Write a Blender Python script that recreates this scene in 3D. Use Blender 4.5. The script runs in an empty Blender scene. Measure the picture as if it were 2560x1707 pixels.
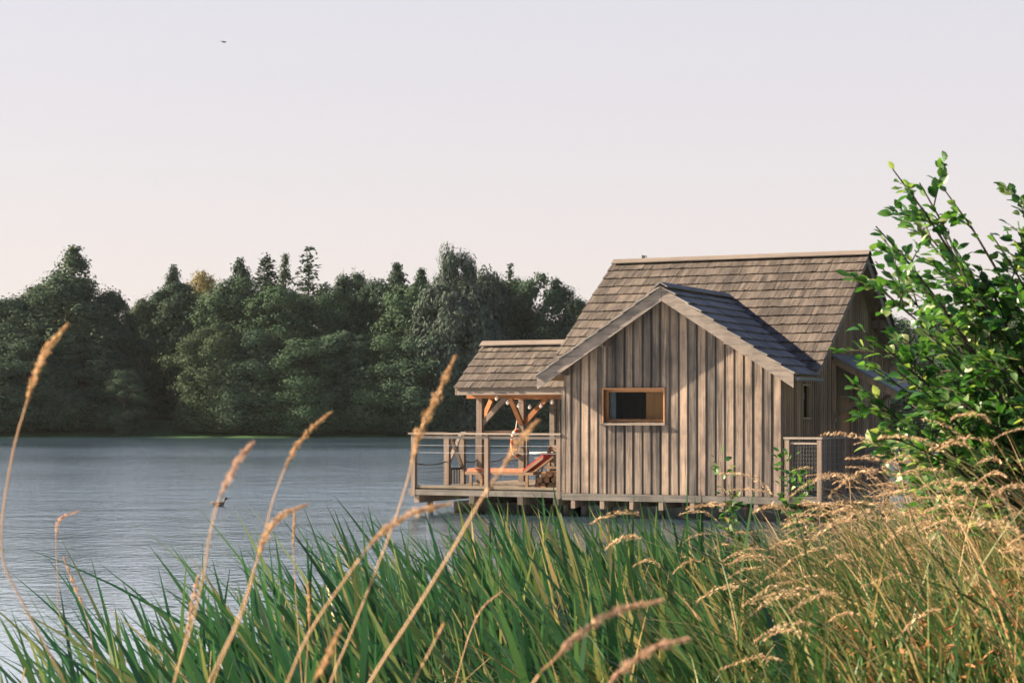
import bpy, math, random
import numpy as np
from mathutils import Vector, Matrix

random.seed(7)
RS = np.random.RandomState(11)
S = bpy.context.scene
COL = S.collection
R = math.radians

# ------------------------------------------------------------------ place
EYE = 2.07                      # eye height above the water
FPX, CX, HY = 4850.0, 1280.0, 1034.0     # lens of the photograph in its own pixels
TH = 0.446                      # how far the cabin is turned
HOX, HOY = 1.036, 38.95         # the cabin's front left corner on the lake


def hp(X, Y, Z=0.0):            # cabin coordinates to world
    c, s = math.cos(TH), math.sin(TH)
    return Vector((HOX + X * c + Y * s, HOY - X * s + Y * c, Z))


def at(px, py, d):              # where a spot of the photograph (2352 wide) lies at distance d
    k = 2560.0 / 2352.0
    return Vector(((px * k - CX) / FPX * d, d, EYE + (HY - py * k) / FPX * d))


# ------------------------------------------------------------------ helpers
def tag(o, label=None, cat=None, group=None, kind=None):
    if label: o['label'] = label
    if cat: o['category'] = cat
    if group: o['group'] = group
    if kind: o['kind'] = kind
    return o


def empty(name, loc, label, cat, group=None, rz=0.0):
    o = bpy.data.objects.new(name, None)
    COL.objects.link(o)
    o.empty_display_size = 0.2
    o.location = loc
    o.rotation_euler = (0, 0, rz)
    return tag(o, label, cat, group)


def np_mesh(name, V, Fq, smooth=False, mats=None, mi=None):
    """V (n,3) array, Fq (m,k) array of equal sized faces"""
    me = bpy.data.meshes.new(name)
    V = np.asarray(V, dtype=np.float32); Fq = np.asarray(Fq, dtype=np.int32)
    m, k = Fq.shape
    me.vertices.add(len(V)); me.vertices.foreach_set('co', V.ravel())
    me.loops.add(m * k); me.loops.foreach_set('vertex_index', Fq.ravel())
    me.polygons.add(m)
    me.polygons.foreach_set('loop_start', np.arange(0, m * k, k, dtype=np.int32))
    me.polygons.foreach_set('loop_total', np.full(m, k, dtype=np.int32))
    if smooth: me.polygons.foreach_set('use_smooth', np.ones(m, dtype=bool))
    for mt in (mats or []): me.materials.append(mt)
    if mi is not None: me.polygons.foreach_set('material_index', np.asarray(mi, dtype=np.int32))
    me.update(calc_edges=True)
    return me


def link(name, me, parent=None, loc=(0, 0, 0)):
    o = bpy.data.objects.new(name, me)
    COL.objects.link(o)
    o.location = loc
    if parent is not None: o.parent = parent
    return o


class MB:
    """collects shapes, becomes one mesh"""
    def __init__(s): s.v = []; s.f = []

    def add(s, vs, fs):
        b = len(s.v)
        s.v += [tuple(v) for v in vs]
        s.f += [tuple(b + i for i in f) for f in fs]

    def hexa(s, p):             # 4 bottom corners, 4 top corners
        s.add(p, [(0, 3, 2, 1), (4, 5, 6, 7), (0, 1, 5, 4), (1, 2, 6, 5), (2, 3, 7, 6), (3, 0, 4, 7)])

    def box(s, x0, x1, y0, y1, z0, z1):
        s.hexa([(x0, y0, z0), (x1, y0, z0), (x1, y1, z0), (x0, y1, z0), (x0, y0, z1), (x1, y0, z1), (x1, y1, z1), (x0, y1, z1)])

    def beam(s, a, b, w, h, up=(0, 0, 1)):       # bar of section w x h from a to b
        a, b = Vector(a), Vector(b)
        d = (b - a).normalized()
        u = Vector(up)
        if abs(d.dot(u)) > .98: u = Vector((0, 1, 0))
        x = d.cross(u).normalized(); y = x.cross(d).normalized()
        x *= w / 2; y *= h / 2
        s.hexa([a - x - y, a + x - y, b + x - y, b - x - y, a - x + y, a + x + y, b + x + y, b - x + y])

    def tube(s, pts, r, n=6, cap=True):
        pts = [Vector(p) for p in pts]
        rs = r if hasattr(r, '__len__') else [r] * len(pts)
        ref = Vector((.31, .2, .93)); base = len(s.v)
        for i, p in enumerate(pts):
            d = (pts[min(i + 1, len(pts) - 1)] - pts[max(i - 1, 0)])
            d = d.normalized() if d.length > 1e-9 else Vector((0, 0, 1))
            q = ref if abs(d.dot(ref)) < .95 else Vector((1, 0, 0))
            x = d.cross(q).normalized(); y = d.cross(x)
            for k in range(n):
                a = 2 * math.pi * k / n
                s.v.append(tuple(p + (x * math.cos(a) + y * math.sin(a)) * rs[i]))
        for i in range(len(pts) - 1):
            for k in range(n):
                k2 = (k + 1) % n
                s.f.append((base + i * n + k, base + i * n + k2, base + (i + 1) * n + k2, base + (i + 1) * n + k))
        if cap:
            s.f.append(tuple(base + k for k in reversed(range(n))))
            e = base + (len(pts) - 1) * n
            s.f.append(tuple(e + k for k in range(n)))

    def rings(s, rings):        # loft closed rings of equal size, ends capped
        n = len(rings[0]); b = len(s.v)
        for r_ in rings: s.v += [tuple(p) for p in r_]
        for i in range(len(rings) - 1):
            for k in range(n):
                k2 = (k + 1) % n
                s.f.append((b + i * n + k, b + i * n + k2, b + (i + 1) * n + k2, b + (i + 1) * n + k))
        s.f.append(tuple(b + k for k in reversed(range(n))))
        s.f.append(tuple(b + (len(rings) - 1) * n + k for k in range(n)))

    def build(s, name, mat, parent=None, loc=(0, 0, 0), smooth=False):
        me = bpy.data.meshes.new(name)
        me.from_pydata(s.v, [], s.f)
        me.materials.append(mat)
        if smooth:
            for p in me.polygons: p.use_smooth = True
        me.update()
        return link(name, me, parent, loc)


# ------------------------------------------------------------------ materials
class NT:
    def __init__(s, name):
        s.m = bpy.data.materials.new(name); s.m.use_nodes = True
        s.t = s.m.node_tree; s.t.nodes.clear()
        s.out = s.n('ShaderNodeOutputMaterial')

    def n(s, typ, **kw):
        nd = s.t.nodes.new(typ)
        for k, v in kw.items(): setattr(nd, k, v)
        return nd

    def l(s, a, b): s.t.links.new(a, b)

    def coord(s, scale, kind='Object'):
        tc = s.n('ShaderNodeTexCoord'); mp = s.n('ShaderNodeMapping')
        mp.inputs['Scale'].default_value = scale
        s.l(tc.outputs[kind], mp.inputs['Vector'])
        return mp

    def noise(s, vec, scale, detail=4, rough=.6):
        nz = s.n('ShaderNodeTexNoise')
        nz.inputs['Scale'].default_value = scale; nz.inputs['Detail'].default_value = detail
        nz.inputs['Roughness'].default_value = rough
        if vec is not None: s.l(vec.outputs['Vector'], nz.inputs['Vector'])
        return nz

    def ramp(s, fac, stops):
        r = s.n('ShaderNodeValToRGB')
        el = r.color_ramp.elements
        while len(el) < len(stops): el.new(.5)
        for e, (p, c) in zip(el, stops):
            e.position = p; e.color = (c[0], c[1], c[2], 1)
        if fac is not None: s.l(fac, r.inputs['Fac'])
        return r

    def mix(s, a, b, fac, blend='MIX'):
        m = s.n('ShaderNodeMix'); m.data_type = 'RGBA'; m.blend_type = blend
        for sock, v in ((m.inputs[0], fac), (m.inputs[6], a), (m.inputs[7], b)):
            if hasattr(v, 'is_output'): s.l(v, sock)
            elif isinstance(v, (int, float)): sock.default_value = v
            else: sock.default_value = (v[0], v[1], v[2], 1)
        return m.outputs[2]

    def island(s):
        return s.n('ShaderNodeNewGeometry').outputs['Random Per Island']

    def principled(s, color, rough=.7, spec=.3, bump=None, bstr=.3, bdist=.01, metallic=0):
        p = s.n('ShaderNodeBsdfPrincipled')
        if hasattr(color, 'is_output'): s.l(color, p.inputs['Base Color'])
        else: p.inputs['Base Color'].default_value = (*color, 1)
        p.inputs['Roughness'].default_value = rough
        p.inputs['Specular IOR Level'].default_value = spec
        p.inputs['Metallic'].default_value = metallic
        if bump is not None:
            b = s.n('ShaderNodeBump'); b.inputs['Strength'].default_value = bstr; b.inputs['Distance'].default_value = bdist
            s.l(bump, b.inputs['Height']); s.l(b.outputs['Normal'], p.inputs['Normal'])
        return p

    def done(s, shader):
        s.l(shader.outputs[0], s.out.inputs['Surface']); return s.m


def wood(name, dark, light, grain=(22, 22, 1.2), rough=.8, stain=.5, isl=.8):
    dark, light = [x * .66 for x in dark], [x * .66 for x in light]
    t = NT(name)
    mp = t.coord(grain)
    nz = t.noise(mp, 1.0, 6, .65)
    isd = t.island()
    mth = t.n('ShaderNodeMath', operation='MULTIPLY_ADD')
    t.l(isd, mth.inputs[0]); mth.inputs[1].default_value = isl
    sub = t.n('ShaderNodeMath', operation='MULTIPLY_ADD')
    t.l(nz.outputs['Fac'], sub.inputs[0]); sub.inputs[1].default_value = 1.3
    sub.inputs[2].default_value = -.15 - isl / 2
    t.l(sub.outputs[0], mth.inputs[2])
    rp = t.ramp(mth.outputs[0], [(.1, dark), (.9, light)])
    mp2 = t.coord((1.3, 1.3, .7)); n2 = t.noise(mp2, 1.0, 5, .7)
    st = t.ramp(n2.outputs['Fac'], [(.36, (.36, .38, .42)), (.60, (1, 1, 1))])
    c = t.mix(rp.outputs[0], st.outputs[0], stain, 'MULTIPLY')
    # knots
    vo = t.n('ShaderNodeTexVoronoi'); mp3 = t.coord((grain[0] * .35, grain[1] * .35, grain[2] * 2.2) if grain[2] < 5 else (2.6, 8, 8))
    t.l(mp3.outputs['Vector'], vo.inputs['Vector'])
    kn = t.ramp(vo.outputs['Distance'], [(.05, (.35, .3, .27)), (.16, (1, 1, 1))])
    c = t.mix(c, kn.outputs[0], .7, 'MULTIPLY')
    n4 = t.noise(t.coord((grain[0] * .55, grain[1] * .55, grain[2] * .5)), 1.0, 3, .7)
    sk = t.ramp(n4.outputs['Fac'], [(.36, (.42, .45, .50)), (.50, (1, 1, 1)), (.70, (1.12, 1.08, 1.03))])
    c = t.mix(c, sk.outputs[0], min(1, stain + .1), 'MULTIPLY')
    return t.done(t.principled(c, rough, .25, nz.outputs['Fac'], .5, .006))


def leafmat(name, cols, trans=.35, rough=.5, spec=.35, tcol=None):
    t = NT(name)
    k_ = .80 if 'foliage' in name else .74
    rp = t.ramp(t.island(), [(a, [x * k_ for x in c]) for a, c in cols])
    p = t.principled(rp.outputs[0], rough, spec)
    tr = t.n('ShaderNodeBsdfTranslucent')
    if tcol is None: t.l(rp.outputs[0], tr.inputs['Color'])
    else: t.l(t.mix(rp.outputs[0], tcol, 1.0, 'MULTIPLY'), tr.inputs['Color'])
    mx = t.n('ShaderNodeMixShader'); mx.inputs[0].default_value = trans
    t.l(p.outputs[0], mx.inputs[1]); t.l(tr.outputs[0], mx.inputs[2])
    return t.done(mx)


def plain(name, col, rough=.6, spec=.4, metallic=0):
    t = NT(name)
    nz = t.noise(t.coord((9, 9, 9)), 1.0, 4)
    c = t.ramp(nz.outputs['Fac'], [(.3, [x * .8 for x in col]), (.7, [min(1, x * 1.12) for x in col])])
    return t.done(t.principled(c.outputs[0], rough, spec, metallic=metallic))


M = {}
M['board'] = wood('weathered boards', (.105, .098, .094), (.385, .305, .24), (30, 30, 1.3), stain=1.0, isl=.85)
M['under'] = wood('darker boards', (.075, .07, .068), (.20, .17, .145), (24, 24, 1.0), stain=.5)  # darker in tone than the cover boards
M['side'] = wood('brown boards', (.19, .14, .092), (.40, .305, .205), (24, 24, 1.0), stain=.4)
M['shingle'] = wood('wood shingles', (.06, .054, .048), (.168, .148, .13), (34, 3, 3), stain=.6, isl=.6)
M['shingle_w'] = wood('wing shingles', (.16, .158, .158), (.36, .35, .34), (3, 34, 5), stain=.45, isl=.45)
M['trim'] = wood('grey trim', (.16, .145, .135), (.31, .275, .245), (3, 3, 24), stain=.5, isl=.3)
M['trimx'] = wood('grey rails', (.19, .17, .15), (.34, .30, .26), (1.2, 20, 20), stain=.4, isl=.5)
M['beam'] = wood('grey green beam', (.10, .10, .095), (.21, .205, .19), (1.0, 20, 20), stain=.7, isl=.3)
M['post'] = wood('grey posts', (.15, .12, .10), (.29, .235, .19), (20, 20, 1.2), stain=.4, isl=.4)
M['porchwood'] = wood('orange larch', (.26, .11, .045), (.42, .19, .08), (2, 18, 18), stain=.2, isl=.3)  # orange tone for the porch beams, braces and roof underside
M['deckw'] = wood('deck boards', (.15, .13, .10), (.27, .235, .18), (1.2, 20, 20), stain=.4)
M['frame'] = wood('window wood', (.30, .15, .07), (.44, .24, .12), (2, 2, 2), stain=.1, isl=.2)
M['ridge'] = wood('pale ridge boards', (.15, .135, .12), (.25, .22, .195), (1.2, 20, 20), stain=.3, isl=.3)
M['white'] = plain('white paint', (.75, .75, .73), .5)
M['orange'] = plain('orange canvas', (.33, .12, .07), .8, .2)
M['redcloth'] = plain('red canvas', (.30, .04, .04), .8, .2)
M['buoy'] = plain('orange ring', (.62, .19, .08), .5)
M['rope'] = plain('dark rope', (.06, .06, .065), .9, .1)
M['strap'] = plain('pale rope', (.55, .53, .48), .9, .1)
M['wire'] = plain('steel wire', (.55, .56, .57), .35, .5, 1)
M['metal'] = plain('dark metal', (.05, .06, .07), .45, .5)
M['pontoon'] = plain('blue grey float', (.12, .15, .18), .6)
M['dark'] = plain('tarred post', (.03, .03, .03), .8)
M['slate'] = plain('slate roof', (.10, .115, .13), .6)
M['bulb'] = plain('frosted bulb', (.85, .80, .68), .3)
M['wicker'] = wood('brown slats', (.20, .13, .085), (.36, .25, .17), (1.5, 18, 18), stain=.3)
M['logend'] = wood('split logs', (.22, .11, .055), (.42, .25, .14), (6, 6, 6), stain=.3, isl=1.0)
M['inner'] = wood('inside wall', (.36, .17, .06), (.52, .28, .11), (20, 20, 1.2), stain=.1)
t = NT('window glass')
gl = t.n('ShaderNodeBsdfGlossy'); gl.inputs['Roughness'].default_value = .02; gl.inputs['Color'].default_value = (.55, .68, .72, 1)
tp = t.n('ShaderNodeBsdfTransparent'); tp.inputs['Color'].default_value = (.75, .78, .78, 1)
fr = t.n('ShaderNodeFresnel'); fr.inputs['IOR'].default_value = 1.28
mx = t.n('ShaderNodeMixShader'); t.l(fr.outputs[0], mx.inputs[0]); t.l(tp.outputs[0], mx.inputs[1]); t.l(gl.outputs[0], mx.inputs[2])
M['glass'] = t.done(mx)

M['bark'] = wood('bark', (.035, .03, .025), (.09, .075, .06), (6, 6, 1.5), stain=.3, isl=.2)
G3 = lambda a, b, c: [(0, a), (.55, b), (1, c)]
M['tree_dark'] = leafmat('dark foliage', G3((.020, .044, .032), (.034, .066, .044), (.052, .090, .058)), .12, .7, .03)
M['tree_mid'] = leafmat('green foliage', G3((.026, .056, .036), (.042, .082, .048), (.062, .106, .058)), .12, .7, .03)
M['tree_olive'] = leafmat('olive foliage', G3((.030, .056, .034), (.046, .078, .044), (.066, .100, .054)), .12, .7, .03)
M['tree_willow'] = leafmat('willow foliage', G3((.028, .050, .040), (.050, .078, .064), (.090, .125, .105)), .14, .7, .04)
M['tree_gold'] = leafmat('yellowish foliage', G3((.10, .10, .03), (.16, .145, .045), (.24, .20, .07)), .3, .55, .15)  # yellower and brighter than the other foliage
M['tree_far'] = leafmat('haze tinted foliage', G3((.10, .125, .12), (.15, .17, .16), (.21, .22, .20)), .2, .6, .1)  # pale grey mixed into the leaf colour to imitate distance haze
M['bush'] = leafmat('bush leaves', [(0, (.022, .088, .026)), (.45, (.045, .15, .04)), (.82, (.10, .23, .065)), (1, (.34, .42, .22))], .48, .38, .5, (1.25, 1.3, .5))
M['reed'] = leafmat('reed blades', [(0, (.014, .066, .026)), (.5, (.030, .112, .038)), (.8, (.075, .165, .05)), (.93, (.22, .25, .08)), (1, (.46, .36, .16))], .35, .33, .5)
M['lowgrass'] = leafmat('bank grass', [(0, (.02, .075, .02)), (.6, (.055, .13, .032)), (.82, (.17, .19, .055)), (1, (.40, .28, .12))], .35, .5, .3)
M['dry'] = leafmat('dry grass', [(0, (.24, .16, .07)), (.5, (.52, .37, .19)), (1, (.74, .60, .38))], .3, .6, .25)
M['plume'] = leafmat('dry plumes', [(0, (.36, .23, .12)), (.5, (.64, .46, .28)), (1, (.88, .72, .50))], .35, .7, .2)
M['brownleaf'] = leafmat('dead leaves', [(0, (.16, .06, .025)), (.5, (.36, .15, .06)), (1, (.58, .33, .17))], .3, .6, .2)
M['stalk'] = leafmat('straw stalks', [(0, (.46, .27, .13)), (1, (.58, .36, .19))], .15, .5, .35)
M['head'] = leafmat('seed heads', [(0, (.40, .23, .11)), (.5, (.62, .40, .21)), (1, (.80, .58, .36))], .35, .7, .2)
M['headpink'] = leafmat('pink seed heads', [(0, (.45, .27, .18)), (1, (.78, .56, .44))], .35, .7, .2)
M['duck'] = plain('duck brown', (.05, .04, .035), .7)
M['duckhead'] = plain('duck head', (.012, .013, .013), .6)
M['bird'] = plain('bird grey', (.08, .08, .09), .8)

# ------------------------------------------------------------------ ground, water
SHY = [-30, 0, 6, 9, 12, 16, 22, 30, 36, 45, 80, 140, 400]
SHX = [-6, -3.2, -1.5, -.55, .35, 1.35, 3.4, 6.2, 8.6, 13, 42, 90, 200]


def shore(y): return np.interp(y, SHY, SHX)


def sm(a, b, x):
    t_ = np.clip((x - a) / (b - a), 0, 1); return t_ * t_ * (3 - 2 * t_)


def ground_z(x, y):
    x = np.asarray(x, dtype=float); y = np.asarray(y, dtype=float)
    u = x - shore(y)
    w = 3.2 + .05 * np.clip(y, 0, 200)
    near = -.55 + .55 * sm(-3.5, 0, u) + .95 * sm(0, w, u) + .5 * sm(3, 30, u)
    near += .05 * np.sin(x * 2.1 + y * 1.3) * sm(0, 1, u)
    fs = 171.5 + 1.0 * np.sin(x * .045 + 1.0) + 0.6 * np.sin(x * .13)
    far = -.6 + .75 * sm(-6, 1, y - fs) + 1.3 * sm(0, 16, y - fs) + 1.5 * sm(16, 80, y - fs) + 6 * sm(100, 900, y - fs)
    return np.maximum(near, far)


gx = np.concatenate([np.linspace(-900, -60, 22), np.linspace(-55, -8, 24), np.linspace(-7, 9, 65), np.linspace(10, 60, 26), np.linspace(70, 900, 22)])
gy = np.concatenate([np.linspace(-60, -2, 10), np.linspace(-1, 20, 64), np.linspace(21, 60, 30), np.linspace(64, 156, 20), np.linspace(158, 200, 43), np.linspace(205, 400, 24), np.linspace(430, 2500, 16)])
XX, YY = np.meshgrid(gx, gy); ZZ = ground_z(XX, YY)
nx, ny = len(gx), len(gy)
idx = np.arange(nx * ny).reshape(ny, nx)
Q = np.stack([idx[:-1, :-1], idx[:-1, 1:], idx[1:, 1:], idx[1:, :-1]], -1).reshape(-1, 4)
t = NT('earth and turf')
n1 = t.noise(t.coord((.35, .35, .35)), 1.0, 6); n2 = t.noise(t.coord((9, 9, 9)), 1.0, 5)
c = t.mix(t.ramp(n1.outputs['Fac'], [(.35, (.022, .075, .026)), (.65, (.040, .105, .036))]).outputs[0],
          t.ramp(n2.outputs['Fac'], [(.35, (.4, .4, .36)), (.7, (1.4, 1.25, 1.0))]).outputs[0], 1.0, 'MULTIPLY')
M['earth'] = t.done(t.principled(c, .9, .1, n2.outputs['Fac'], .6, .05))
g = link('ground', np_mesh('ground', np.stack([XX, YY, ZZ], -1).reshape(-1, 3), Q, True, [M['earth']]))
tag(g, kind='structure')

t = NT('lake water')
mpA = t.coord((1.5, 1.05, 1)); nA = t.noise(mpA, 3.2, 3, .55)
mpB = t.coord((.55, .55, 1)); nB = t.noise(mpB, 1.0, 2, .5)
mpC = t.coord((.02, .035, 1)); nC = t.noise(mpC, 1.0, 3, .55)
mpD = t.coord((1.0, 2.2, 1)); nD = t.noise(mpD, 9.0, 2, .5)
a1 = t.n('ShaderNodeMath', operation='MULTIPLY_ADD'); t.l(nB.outputs['Fac'], a1.inputs[0]); a1.inputs[1].default_value = 1.6; t.l(nA.outputs['Fac'], a1.inputs[2])
a2 = t.n('ShaderNodeMath', operation='MULTIPLY_ADD'); t.l(nD.outputs['Fac'], a2.inputs[0]); a2.inputs[1].default_value = .22; t.l(a1.outputs[0], a2.inputs[2])
gust = t.n('ShaderNodeMapRange'); t.l(nC.outputs['Fac'], gust.inputs[0]); gust.inputs[1].default_value = .3; gust.inputs[2].default_value = .7
gust.inputs[3].default_value = .35; gust.inputs[4].default_value = 1.0
bp = t.n('ShaderNodeBump'); bp.inputs['Distance'].default_value = .050
wtc = t.n('ShaderNodeTexCoord'); wsp = t.n('ShaderNodeSeparateXYZ'); t.l(wtc.outputs['Object'], wsp.inputs[0])
lee = t.n('ShaderNodeMapRange'); t.l(wsp.outputs['Y'], lee.inputs[0]); lee.interpolation_type = 'SMOOTHSTEP'   # calm in the lee of the near bank
lee.inputs[1].default_value = 14; lee.inputs[2].default_value = 50; lee.inputs[3].default_value = .26; lee.inputs[4].default_value = 1.0
gl_ = t.n('ShaderNodeMath', operation='MULTIPLY'); t.l(gust.outputs[0], gl_.inputs[0]); t.l(lee.outputs[0], gl_.inputs[1])
t.l(gl_.outputs[0], bp.inputs['Strength']); t.l(a2.outputs[0], bp.inputs['Height'])
df = t.n('ShaderNodeBsdfDiffuse'); df.inputs['Color'].default_value = (.08, .15, .23, 1)
gs = t.n('ShaderNodeBsdfGlossy'); gs.inputs['Roughness'].default_value = .05; gs.inputs['Color'].default_value = (.88, .95, 1, 1)
fr = t.n('ShaderNodeFresnel'); fr.inputs['IOR'].default_value = 1.85
t.l(bp.outputs[0], fr.inputs['Normal']); t.l(bp.outputs[0], gs.inputs['Normal'])
mx = t.n('ShaderNodeMixShader'); fm = t.n('ShaderNodeMapRange'); t.l(fr.outputs[0], fm.inputs[0]); fm.inputs[3].default_value = .72; fm.inputs[4].default_value = .97
t.l(fm.outputs[0], mx.inputs[0]); t.l(df.outputs[0], mx.inputs[1]); t.l(gs.outputs[0], mx.inputs[2])
M['water'] = t.done(mx)
wv = [(-500, -40, 0), (500, -40, 0), (500, 230, 0), (-500, 230, 0)]
w = link('water', np_mesh('water', wv, [[0, 1, 2, 3]], False, [M['water']]))
tag(w, kind='structure')

# ------------------------------------------------------------------ cabin
W = 4.566; ZB = .484; OV = .452; EV = .349; ZA = 4.548; ZE = 2.849
XR, XL = 4.917, -.781; YR, ZR = 4.691, 5.463; TM = .687; YE = 1.03; YB = 2 * YR - YE
TW = (ZA - ZE) / (W / 2 + EV); XM = W / 2
zw = lambda X: ZA - TW * abs(X - XM)                 # top of the wing roof
zm = lambda Y: ZR - TM * abs(Y - YR)                 # top of the main roof
yv = lambda X: YR - (ZR - zw(X)) / TM                # valley
cabin = empty('cabin', hp(0, 0, 0), 'weathered board cabin with shingled gables standing over the lake', 'cabin', rz=-TH)
WX0, WX1, WZ0, WZ1 = .885, 2.155, 1.90, 2.55         # front window


def board(mb, u0, u1, z0, zfun, y0, y1, axis='x'):
    """upright board whose top follows zfun"""
    a, b = zfun(u0), zfun(u1)
    if axis == 'x':
        mb.hexa([(u0, y0, z0), (u1, y0, z0), (u1, y1, z0), (u0, y1, z0), (u0, y0, a), (u1, y0, b), (u1, y1, b), (u0, y1, a)])
    else:
        mb.hexa([(y1, u0, z0), (y0, u0, z0), (y0, u1, z0), (y1, u1, z0), (y1, u0, a), (y0, u0, a), (y0, u1, b), (y1, u1, b)])


rng = random.Random(3)
under, cover = MB(), MB()
ztop = lambda X: zw(X) - .14
N = 24; st = W / N


def split(mb, u0, u1, y0, y1):
    """boards round the window opening"""
    cuts = sorted({u0, u1, *[c for c in (WX0, WX1, XM) if u0 + .004 < c < u1 - .004]})
    for a, b in zip(cuts[:-1], cuts[1:]):
        mid = (a + b) / 2
        if WX0 < mid < WX1:
            board(mb, a, b, ZB, lambda X: WZ0, y0, y1); board(mb, a, b, WZ1, ztop, y0, y1)
        else:
            board(mb, a, b, ZB, ztop, y0, y1)


for i in range(N):
    split(under, i * st + .001, (i + 1) * st - .001, .0, .05 + rng.uniform(-.003, .003))
for i in range(N):
    c_ = (i + .5) * st; w_ = rng.uniform(.064, .074)
    split(cover, c_ - w_, c_ + w_, -.024 + rng.uniform(-.004, .004), -.0005)
cover.box(-.03, .045, -.034, -.029, ZB, 2.6)
fw = under.build('front_wall', M['under'], cabin)
cover.build('cover_boards', M['board'], fw)

sw, sc = MB(), MB()
n_ = 52; ys = np.linspace(0.06, 7.95, n_ + 1)


def zside(Y): return (2.74 if Y < 1.35 else zm(Y) - .15)


SW = (1.25, 1.66, 2.0, 2.62); DR = (3.85, 4.75, .5, 2.45)
for a, b in zip(ys[:-1], ys[1:]):
    m_ = (a + b) / 2
    for mb, u0, u1, x0, x1 in ((sw, a + .001, b - .001, W - .05, W), (sc, m_ - .034, m_ + .034, W + .0005, W + .024)):
        if SW[0] < m_ < SW[1]:
            board(mb, u0, u1, ZB, lambda Y: SW[2], x0, x1, 'y'); board(mb, u0, u1, SW[3], zside, x0, x1, 'y')
        elif DR[0] < m_ < DR[1]:
            board(mb, u0, u1, DR[3], zside, x0, x1, 'y')
        else:
            board(mb, u0, u1, ZB, zside, x0, x1, 'y')
so = sw.build('side_wall', M['side'], cabin); sc.build('cover_boards', M['side'], so)
# other walls: wing left wall, main left wall, main front stub, back wall
lw = MB()
for a in np.arange(.06, 1.3, .22): lw.box(.0, .05, a, a + .215, ZB, 2.70)
for a in np.arange(1.42, 7.9, .22): board(lw, a, a + .215, ZB, lambda Y: zm(Y) - .15, -.45, -.40, 'y')
for a in np.arange(-.45, -.03, .2): lw.box(a, min(a + .195, -.02), 1.37, 1.42, ZB, 2.9)
for a in np.arange(-.45, W - .1, .23): lw.box(a, min(a + .225, W - .06), 7.96, 8.0, ZB, 2.9)
lw.build('rear_walls', M['under'], cabin)
fl = MB(); fl.box(-.40, W - .06, 1.43, 7.95, ZB - .02, ZB + .05); fl.box(.06, W - .06, .07, 1.425, ZB - .02, ZB + .05)
fl.build('floor', M['deckw'], cabin)
iw = MB(); iw.box(1.70, 2.6, .20, .24, ZB + .06, 3.0); iw.build('inner_panel', M['inner'], cabin)
iw = MB(); iw.box(.90, 1.05, .19, .23, ZB + .06, 2.7); iw.build('reflection_strip', M['pontoon'], cabin)  # blue grey strip behind the glass imitating a reflection at its left
iw = MB(); iw.box(.06, 1.79, 3.0, 3.05, ZB + .06, 3.4)
iw.build('inner_wall', M['inner'], cabin)
# base beam
bb = MB(); bb.box(-.02, W + .02, -.045, .10, .345, ZB - .004); bb.box(W - .1, W + .03, .104, 8.0, .345, ZB - .004)
bb.build('base_beam', M['beam'], cabin)
for X in (.22, .85, 1.48, 2.1, 2.75, 3.35, 4.05):
    p = MB(); p.box(X - .045, X + .045, -.035, .06, .18, .343); p.box(X - .04, X + .04, .08, 1.6, .20, .342); p.build('joist', M['post'], cabin)
for X, Y in ((.3, .45), (.72, .7), (1.2, .45), (1.9, .6), (2.4, .45), (3.1, .6), (3.7, .45), (4.3, .6), (.3, 2.8), (2.2, 2.8), (4.2, 2.8), (.3, 5.5), (2.2, 5.5), (4.2, 5.5), (4.2, 7.6), (.3, 7.6)):
    p = MB(); p.tube([(X, Y, -.7), (X, Y, .345)], .05, 10); p.build('pile', M['dark'], cabin, smooth=False)
pn = MB()
for Y in (1.1, 3.6, 6.4): pn.box(-.1, 4.5, Y, Y + 1.2, -.15, .20)
pn.build('float', M['pontoon'], cabin)


# roofs
def shingles(mb, o, ud, vd, nd, vlen, ch, urange, wmin, wmax, th, rg):
    o, ud, vd, nd = Vector(o), Vector(ud), Vector(vd), Vector(nd)
    nC = int(round(vlen / ch)); ch = vlen / nC
    for i in range(nC):
        v0 = i * ch
        u0, u1 = urange(v0 + ch * .5)
        u = u0 + rg.uniform(-.02, 0)
        while u < u1:
            w_ = rg.uniform(wmin, wmax); e = min(u + w_ - .004, u1 + .01)
            if u1 + .01 - e < .05: e = u1 + .01
            a = v0 - .01 + rg.uniform(-.014, .012); b = min(v0 + ch * 1.12, vlen)
            hb = .016 + rg.uniform(0, .012); top = .004
            P = lambda uu, vv, hh: o + ud * uu + vd * vv + nd * hh
            mb.hexa([P(u, a, hb), P(e, a, hb), P(e, b, top - .004), P(u, b, top - .004),
                     P(u, a, hb + th), P(e, a, hb + th), P(e, b, top + .006), P(u, b, top + .006)])
            u += w_


def slab(mb, pts, th):       # sheet of thickness th below pts (counter-clockwise from above)
    n = len(pts); lo = [(p[0], p[1], p[2] - th) for p in pts]
    mb.add(list(pts) + lo, [tuple(range(n)), tuple(reversed(range(n, 2 * n)))] + [(i, n + i, n + (i + 1) % n, (i + 1) % n) for i in range(n)])


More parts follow.
